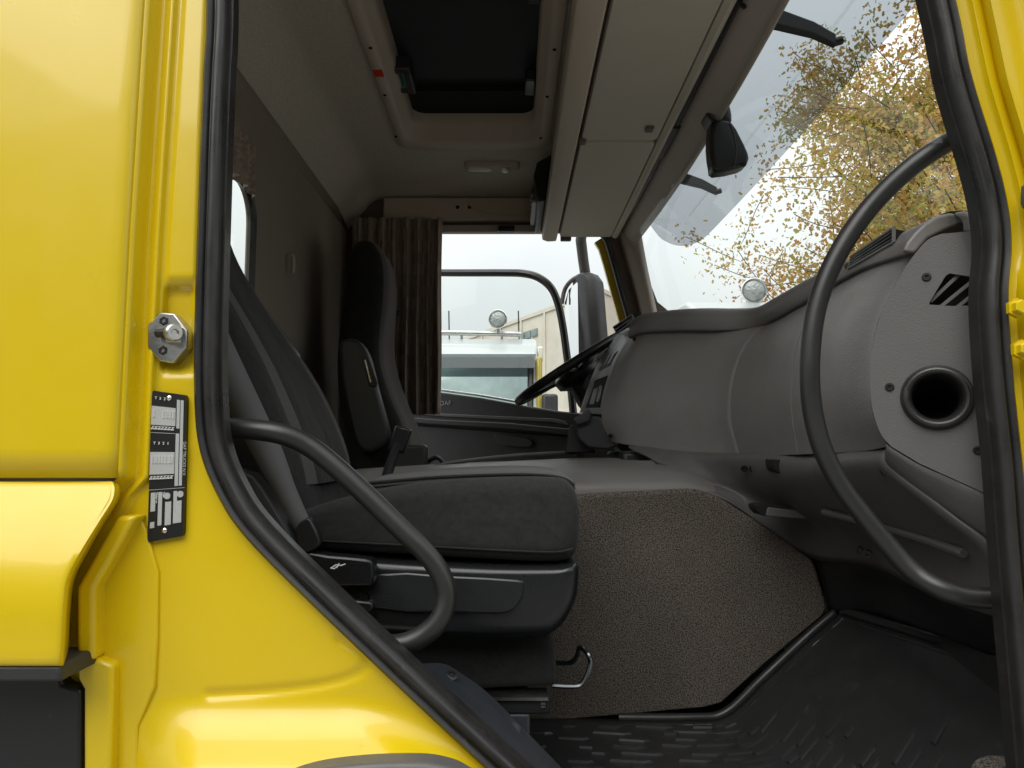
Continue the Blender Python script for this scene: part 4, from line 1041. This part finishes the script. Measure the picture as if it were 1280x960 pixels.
MB().prism([P(u,v,.56) for u, v in cat([(327,388),(337,398),(352,416),(371,442),(366,444),(350,424),(334,404),(326,394)],2,True)], (0,.03,0)).build('belt_guide', BLK, ps, bevel=.003)
# recliner cover low on the door side
MB().loft(pillow([(P(u,v,.19).x, P(u,v,.19).z) for u, v in cat([(270,560),(292,585),(315,592),(338,625),(365,668),(382,690),(374,700),(330,690),(280,640),(262,600)],2,True)], .185, .23, .012)).build('recliner_cover', DARK, ps, smooth=70)
# belt
def belt(ctr, wid, name):
    c_ = cat(ctr, 6); L1, L2 = [], []
    for i, (u, v, y, w) in enumerate(c_):
        a = c_[max(0,i-1)]; b = c_[min(len(c_)-1,i+1)]; t = Vector((b[0]-a[0], b[1]-a[1])).normalized()
        L1.append(P(u - t.y*w, v + t.x*w, y)); L2.append(P(u + t.y*w, v - t.x*w, y+.01))
    return MB().grid([L1, [ (p+q)/2 + Vector((.002,-.003,0)) for p, q in zip(L1, L2)], L2]).build(name, BELT, ps, smooth=60, solid=.0016)
belt([(255,400,.12,21),(285,465,.14,21),(312,520,.16,20),(337,570,.175,18),(355,610,.185,14),(372,645,.19,12),(385,668,.195,11)], .048, 'seat_belt')
px_prism(cat([(368,662),(382,648),(388,650),(400,676),(394,686),(376,690)],2,True), .175, .195, 'belt_anchor', BLK, ps, .003)
# inner buckle and stalk
MB().tube(cat([(-.30,.72,-.10),(-.28,.735,-.03),(-.265,.74,.01)],4), .012, 8).build('buckle_stalk', BLK, ps)
MB().obox((-.262,.742,.02),(.3,0,1),(0,1,0),(1,0,-.3),.06,.022,.04).build('buckle', BLK, ps, bevel=.005)

# ================================================================== DRIVER SEAT
ds = thing('driver_seat', 'high-backed black driver seat with folded armrest in front of the curtain', 'seat', (-.3,1.66,-.65))
YD = 1.64
spec = [(-.16,-.31,-.50,.20,0),(-.10,-.315,-.54,.235,.01),(.0,-.318,-.565,.245,.025),(.08,-.338,-.58,.245,.03),(.16,-.375,-.59,.24,.03),(.25,-.412,-.60,.225,.025),(.33,-.432,-.605,.195,.018),(.42,-.437,-.605,.160,.01),(.52,-.432,-.598,.145,.006),(.62,-.436,-.588,.14,.002),(.685,-.455,-.575,.128,0),(.725,-.485,-.56,.10,0),(.74,-.508,-.548,.07,0)]
rg = back_rings(spec, YD)
MB().loft(rg).build('backrest', FAB, ds, smooth=70)
MB().grid(insert_from(rg, YD, .93, 5, 46)).build('backrest_insert', FABG, ds, smooth=70)
arm = cat([(424,432),(432,424),(445,424),(456,434),(464,452),(472,486),(482,520),(487,540),(484,553),(472,564),(458,566),(448,556),(440,530),(428,478)], 2, True)
am = MB().loft(pillow([(P(u,v,1.36).x, P(u,v,1.36).z) for u, v in arm], 1.345, 1.41, .018)).build('armrest', DARK, ds, smooth=70)
MB().prism([P(u,v,1.34) for u, v in ((453,446),(461,448),(472,478),(470,484),(461,483))], (0,.012,0)).build('belt_slot', BLK, am, bevel=.003)
MB().tube([P(456,450,1.338),P(463,478,1.338)], .003, 6).build('slot_clip', STEEL, am)
cu_ = [(-.34,-.08),(-.2,-.085),(.0,-.075),(.12,-.07),(.17,-.09),(.18,-.15),(.14,-.19),(-.1,-.2),(-.36,-.19)]
MB().loft(pillow(cat(cu_,3,True), 1.40, 1.88, .03)).build('cushion', FAB, ds, smooth=70)
MB().loft(pillow(cat([(-.3,-.19),(.12,-.19),(.15,-.25),(.05,-.33),(-.28,-.33)],3,True), 1.43, 1.85, .02)).build('seat_shell', TRIM, ds, smooth=70)
MB().box(-.28,.02,1.46,1.82,-.66,-.3).build('pedestal', DARK, ds, bevel=.02)
MB().obox((-.325,1.36,-.04),(0,0,1),(0,1,0),(1,0,0),.10,.05,.11).build('side_box', DARK, ds, bevel=.01)
MB().obox(P(511,591,1.3),(.8,0,.4),(0,1,0),(-.4,0,.8),.05,.02,.016).build('buckle', REDB, ds, bevel=.003)
MB().tube(cat([P(522,600,1.42),P(528,584,1.42),P(545,572,1.42),P(556,580,1.42)],5), .007, 8).build('belt_stalk', BLK, ds)
MB().tube(cat([P(498,388,1.95),P(494,398,1.95),P(488,400,1.95)],3), .006, 8).build('coat_hook', BLK, cab)

# ================================================================== CURTAINS
def curtain(name, label, p0, p1, z0, z1, pl, amp, seed):
    r_ = random.Random(seed); p0, p1 = Vector(p0), Vector(p1); n = 120; m_ = 24
    d_ = (p1-p0); nrm = Vector((-d_.y, d_.x, 0)).normalized(); ph = [r_.uniform(0,6.28) for _ in range(6)]
    b = MB(); rows_ = []; uv = []
    for j in range(m_+1):
        t = j/m_; z = z1 + (z0-z1)*t; row = []
        for i in range(n+1):
            s = i/n
            w = amp*(.65+.35*math.sin(3.1*s*6+ph[2]))*(.7+.3*t)*math.sin(2*math.pi*pl*s + .8*math.sin(5*s+ph[0]) + .25*math.sin(4*t+ph[1])) + amp*.25*math.sin(2*math.pi*pl*2.3*s+ph[3])
            w += (.006*math.sin(2*math.pi*26*s+ph[4])*(1-t/.12) if t < .12 else 0)
            row.append(p0 + d_*(s + .006*math.sin(7*t+9*s)) + nrm*w + Vector((0,0,z - p0.z))); uv.append((s*1.6, t*1.7, 0))
        rows_.append(row)
    b.grid(rows_); o = b.build(name, CURT, None, smooth=180)
    me = o.data
    if len(me.vertices) == len(uv):
        at = me.attributes.new('cloth_uv', 'FLOAT_VECTOR', 'POINT')
        for i, q in enumerate(uv): at.data[i].vector = q
    md = o.modifiers.new('solid','SOLIDIFY'); md.thickness = .0015
    return tag(o, label, 'curtain')
a, b = P(440,272,2.0), P(553,272,2.0); zb = P(553,518,2.0).z
curtain('curtain', 'brown striped pleated curtain gathered behind the driver seat', (a.x,1.99,0), (b.x,2.0,0), zb, a.z-.004, 8, .026, 4)
a = P(281,175,.72)
curtain('curtain', 'short brown curtain end bunched at the top of the rear window', (-.66,.45,0), (-.69,.93,0), .665, .80, 6, .015, 9)

# ================================================================== GRAB HANDLES
def handle(pts, r, label):
    path = cat([P(*p) for p in pts], 8)
    t_ = thing('grab_handle', label, 'grab handle', P(*pts[-1]), 'grab handles at the doorway')
    MB().tube(path, r, 18).build('bar', HANDLE, t_, smooth=80)
    for q, w in ((path[0], path[1]), (path[-1], path[-2])):
        d_ = (Vector(w)-Vector(q)).normalized(); MB().lathe(Vector(q), d_, [(r*1.0,-.01),(r*1.35,-.008),(r*1.35,.006),(r*1.02,.010)], 18).build('end_socket', HANDLE, t_)
handle([(245,540,.055),(285,535,.055),(345,541,.05),(385,557,.06),(420,584,.063),(460,621,.064),(500,660,.064),(532,691,.064),(551,718,.063),(558,745,.06),(550,774,.055),(528,795,.055),(500,806,.055),(470,806,.055)], .0145, 'black bent grab bar in front of the passenger seat cushion')
handle([(1228,158,.06),(1185,178,.065),(1135,212,.08),(1085,262,.10),(1046,320,.11),(1022,380,.115),(1013,440,.115),(1014,500,.115),(1026,555,.112),(1050,605,.107),(1082,648,.10),(1112,684,.093),(1143,716,.08),(1180,738,.06),(1220,747,.06),(1275,747,.06)], .0145, 'long curved black grab bar arching in front of the dashboard')

# ================================================================== OUTSIDE
def parked_truck(label, x0, x1, yf, zt, lamp_x, paint_side, dz=0, aerials=True):
    t = thing('parked_truck', label, 'truck', ((x0+x1)/2, yf+1.1, -ZC), 'white trucks parked in the yard')
    xc = (x0+x1)/2
    pf = [(yf,-1.35),(yf-.02,-.2),(yf+.10,.35),(yf+.24,1.10),(yf+.34,1.22),(yf+.6,1.33),(yf+1.0,1.36),(yf+2.2,1.36),(yf+2.25,-1.3)]
    pf = [(y, z + (zt-1.36)) for y, z in pf]
    MB().loft([[(x,y,z) for y, z in pf] for x in (x0, x0+.03, x1-.03, x1)]).build('cab_body', WPAINT, t, bevel=.05, bseg=3)
    def wpt(z, dz=0):
        for (ya, za), (yb, zb_) in zip(pf, pf[1:]):
            if za <= z <= zb_: return ya + (yb-ya)*(z-za)/(zb_-za)
        return yf
    zw0, zw1 = zt-1.36+.05, zt-1.36+1.06
    MB().prism([(x, wpt(z)-.012, z) for x, z in ((x0+.12,zw0),(x1-.12,zw0),(x1-.1,zw1),(x0+.1,zw1))], (0,.02,0)).build('windscreen', TGLASS, t)
    MB().prism([(x, wpt(zw1)-.16+dy, z) for x, z, dy in ((x0+.05,zw1-.15,-.06),(x1-.05,zw1-.15,-.06),(x1-.02,zw1+.03,.1),(x0+.02,zw1+.03,.1))], (0,.015,.0)).build('sun_visor', glass_vis, t)
    sw_ = MB()
    for (xa, za), (xb, zb2) in (((x0+.10,zw0-.02),(x0+.08,zw1)),((x1-.10,zw0-.02),(x1-.08,zw1))): sw_.tube([(xa,wpt(za)-.02,za),(xb,wpt(zb2)-.02,zb2)], .035, 6)
    sw_.tube([(x0+.08,wpt(zw0)-.02,zw0),(x1-.08,wpt(zw0)-.02,zw0)], .03, 6).build('windscreen_surround', RUB, t)
    for x in (x0+.5, xc+.1, x1-.55): MB().tube([(x,wpt(zw0)-.04,zw0),(x+.45,wpt(zw0+.5)-.05,zw0+.42)], .012, 5).build('wiper', BLK, t)
    bz = zt+dz
    bar = MB().tube(cat([(x0+.25,yf+.72,bz-.1),(x0+.3,yf+.7,bz),(xc,yf+.66,bz+.01),(x1-.3,yf+.7,bz),(x1-.2,yf+.74,bz-.01)],5), .035, 10).build('light_bar', STEEL, t)
    for x in (xc-.8, xc-.3, xc+.3, xc+.8): MB().tube([(x,yf+.68,bz),(x,yf+.80,bz-.16)], .018, 6).build('bar_foot', STEEL, bar)
    lc = Vector((lamp_x, yf+.62, bz+.17))
    lamp = MB().lathe(lc, (-.15,-1,-.05), [(.03,-.10),(.09,-.05),(.115,.0),(.12,.03),(.112,.04),(.105,.03)], 24).build('spot_lamp', CHROME, t)
    MB().lathe(lc, (-.15,-1,-.05), [(.104,.015),(.09,.028),(.05,.038),(0,.04)], 24).build('lamp_lens', LAMPG, lamp)
    MB().tube([(lamp_x,yf+.66,bz),(lamp_x,yf+.65,bz+.07)], .02, 8).build('lamp_foot', STEEL, lamp)
    for x in ((lamp_x-.62, lamp_x+.26) if aerials else ()): MB().tube([(x,yf+.85,bz-.12),(x-.01,yf+.85,bz+.32)], .008, 6).build('antenna', BLK, t)
    MB().box(x1-.02,x1+.05,yf+.10,yf+.8,zt-2.0,zt-.3).build('side_door', paint_side, t, bevel=.03)
    MB().box(x1+.0,x1+.07,yf+.3,yf+.5,zt-.34,zt-.16).build('marker_lamp', LENS, t, bevel=.02)
    MB().box(x1+.04,x1+.22,yf-.05,yf+.08,zt-1.35,zt-.75).build('mirror', DARK, t, bevel=.03)
    MB().box(x0+.25,x1-.25,yf-.05,yf+.02,zt-2.4,zt-1.5).build('grille', DARK, t, bevel=.02)
    MB().box(x0,x1,yf-.12,yf+.3,-1.4,-1.0).build('bumper', WPAINT, t, bevel=.04)
    for x in (x0+.1, x1-.4):
        MB().lathe((x,yf+1.1,-ZC+.5),(1,0,0),[(0,0),(.28,0),(.3,.03),(.48,.02),(.5,.1),(.5,.2),(.48,.28),(.3,.27),(0,.27)],28).build('wheel', TYRE, t)
glass_vis = glass('white_truck_visor', (.30,.34,.35), 2.0, .05)
parked_truck('white parked truck with roof light bar seen through the driver doorway', -2.15, .30, 7.2, 1.36, -.17, OLIVE, .05)
parked_truck('white parked truck with a round lamp seen above the dashboard through the windscreen', 1.60, 4.0, 5.0, 1.37, 2.24, WPAINT, -.09, False)

# warehouse
wh_ = thing('warehouse', 'pale concrete clad warehouse behind the parked trucks', 'building', (2.6,25,-ZC))
base = [Vector((2.55,19.0,0)), Vector((-2.6,29.5,0)), Vector((5.5,34.0,0)), Vector((8.5,29.0,0))]
HT = 4.35
MB().loft([[p + Vector((0,0,-ZC)) for p in base], [p + Vector((0,0,HT)) for p in base]]).build('wall', CONC, wh_, smooth=0)
MB().loft([[p*1.0 + Vector((0,0,HT)) + (p-sum(base,Vector())/4).normalized()*.08 for p in base], [p + Vector((0,0,HT+.12)) + (p-sum(base,Vector())/4).normalized()*.08 for p in base]]).build('coping', CONC, wh_, smooth=0)
d1 = (base[1]-base[0]); n1 = Vector((d1.y,-d1.x,0)).normalized(); n1 = n1 if n1.y < 0 else -n1
for k in range(1,7):
    p = base[0] + d1*(k/7); MB().tube([p+n1*.02+Vector((0,0,-ZC)), p+n1*.02+Vector((0,0,HT))], .05, 4).build('panel_joint', CONC, wh_)
for k in range(3):
    p = base[0]+d1*(.33+.04*k); q = base[0]+d1*(.362+.04*k)
    MB().prism([p+Vector((0,0,3.68)), q+Vector((0,0,3.68)), q+Vector((0,0,3.92)), p+Vector((0,0,3.92))], n1*.05).build('window', TGLASS, wh_)

# unseen hall added behind the camera to block low sky and darken reflections
hall = thing('unseen_hall_blocker', 'long grey hall added out of view to darken reflections', 'building', (0,-11,-ZC))
MB().box(-26,26,-19,-10,-ZC,4.6).build('wall', HALL_BLOCK, hall, bevel=.02)
MB().box(-26.3,26.3,-19.3,-9.7,4.6,4.85).build('roof', DARK, hall, bevel=.02)
for k in range(-5,6):
    x = k*4.6
    if k % 2: MB().box(x-1.8,x+1.8,-9.995,-9.93,-ZC,2.4).build('gate', DGREY, hall, bevel=.02)
    else: MB().box(x-1.2,x+1.2,-9.995,-9.95,1.2,2.2).build('window', TGLASS, hall, bevel=.02)
# oak tree
def tree(name, label, base_, height, spread, seed, nleaf, lsize, bias):
    r_ = random.Random(seed); t = thing(name, label, 'tree', (base_[0],base_[1],-ZC))
    wood = MB(); tips = []
    def branch(p, d, L, rad, lev):
        pts_ = [p]; rr = [rad]; n = 5 if lev < 3 else 4; dd = d.normalized()
        for k in range(n):
            dd = (dd + Vector((r_.uniform(-1,1),r_.uniform(-1,1),r_.uniform(-.5,.9)))*(.16 if lev else .07)).normalized()
            p = p + dd*L/n; pts_.append(p); rr.append(max(.010, rad*(1-.62*(k+1)/n)))
            if lev >= 2: tips.append((p, dd, lev))
        wood.tube(pts_, rr, 8 if lev < 2 else 4 if lev < 3 else 3, cap=False)
        if lev >= 4: return
        nch = (10, 6, 5, 4)[lev]
        for k in range(nch):
            f = .35+.65*(k+r_.random())/nch if lev else .28+.7*(k+.5)/nch
            i = min(n-1, int(f*n)); q = pts_[i].lerp(pts_[i+1], f*n-i)
            a = r_.uniform(0, 6.283); side = Vector((math.cos(a), math.sin(a), 0)); ax = dd
            side = (side - ax*side.dot(ax)).normalized() if abs(side.dot(ax)) < .99 else side
            nd = (ax*r_.uniform(.35,.8) + side*r_.uniform(.7,1.1) + Vector((0,0,.12))).normalized()
            branch(q, nd, L*r_.uniform(.5,.72)*spread, rad*(1-.6*f)*.6, lev+1)
    branch(Vector((base_[0],base_[1],-ZC)), Vector((0,0,1)), height*.62, .26, 0)
    for (dx, dy, dz, L, z) in ((-1,-.1,.28,4.4,2.5),(-.9,.35,.34,4.2,2.9),(-.95,-.45,.42,4.0,3.3)):
        branch(Vector((base_[0],base_[1],-ZC+z)), Vector((dx,dy,dz)), L, .11, 1)
    wood.build('trunk', BARK, t, smooth=80)
    b = MB(); vs_, fs = [], []
    for _ in range(nleaf):
        p, d, lev = r_.choice(tips)
        if r_.random() < .75 and lev < 3: continue
        c = p + Vector((r_.gauss(0,1),r_.gauss(0,1),r_.gauss(0,1)))*.19
        a = Vector((r_.gauss(0,1),r_.gauss(0,1),r_.gauss(0,1)-.4)).normalized(); w = a.orthogonal().normalized()
        w = (w*math.cos(r_.random()*6.28) + a.cross(w)*math.sin(r_.random()*6.28)).normalized(); nn = a.cross(w)
        s = lsize*r_.uniform(.6,1.25); i = len(vs_)
        vs_ += [c, c+a*s*.28+w*s*.26+nn*s*.07, c+a*s*.45+w*s*.13, c+a*s*.68+w*s*.30+nn*s*.08, c+a*s, c+a*s*.68-w*s*.30+nn*s*.08, c+a*s*.45-w*s*.13, c+a*s*.28-w*s*.26+nn*s*.07]
        fs += [(i,i+1,i+2,i+6,i+7),(i+2,i+3,i+4,i+5,i+6)]
    me = bpy.data.meshes.new('crown'); o0 = ORIG[t.name]; me.from_pydata([v-o0 for v in vs_], [], fs); me.materials.append(LEAF); me.update()
    ob = bpy.data.objects.new('crown', me); C.objects.link(ob); ob.parent = t; ob['kind'] = 'stuff'
    return t
tree('oak_tree', 'oak tree in orange and green autumn leaf beyond the windscreen', (11.5,12.3), 11.2, 1.0, 33, 210000, .10, 0)
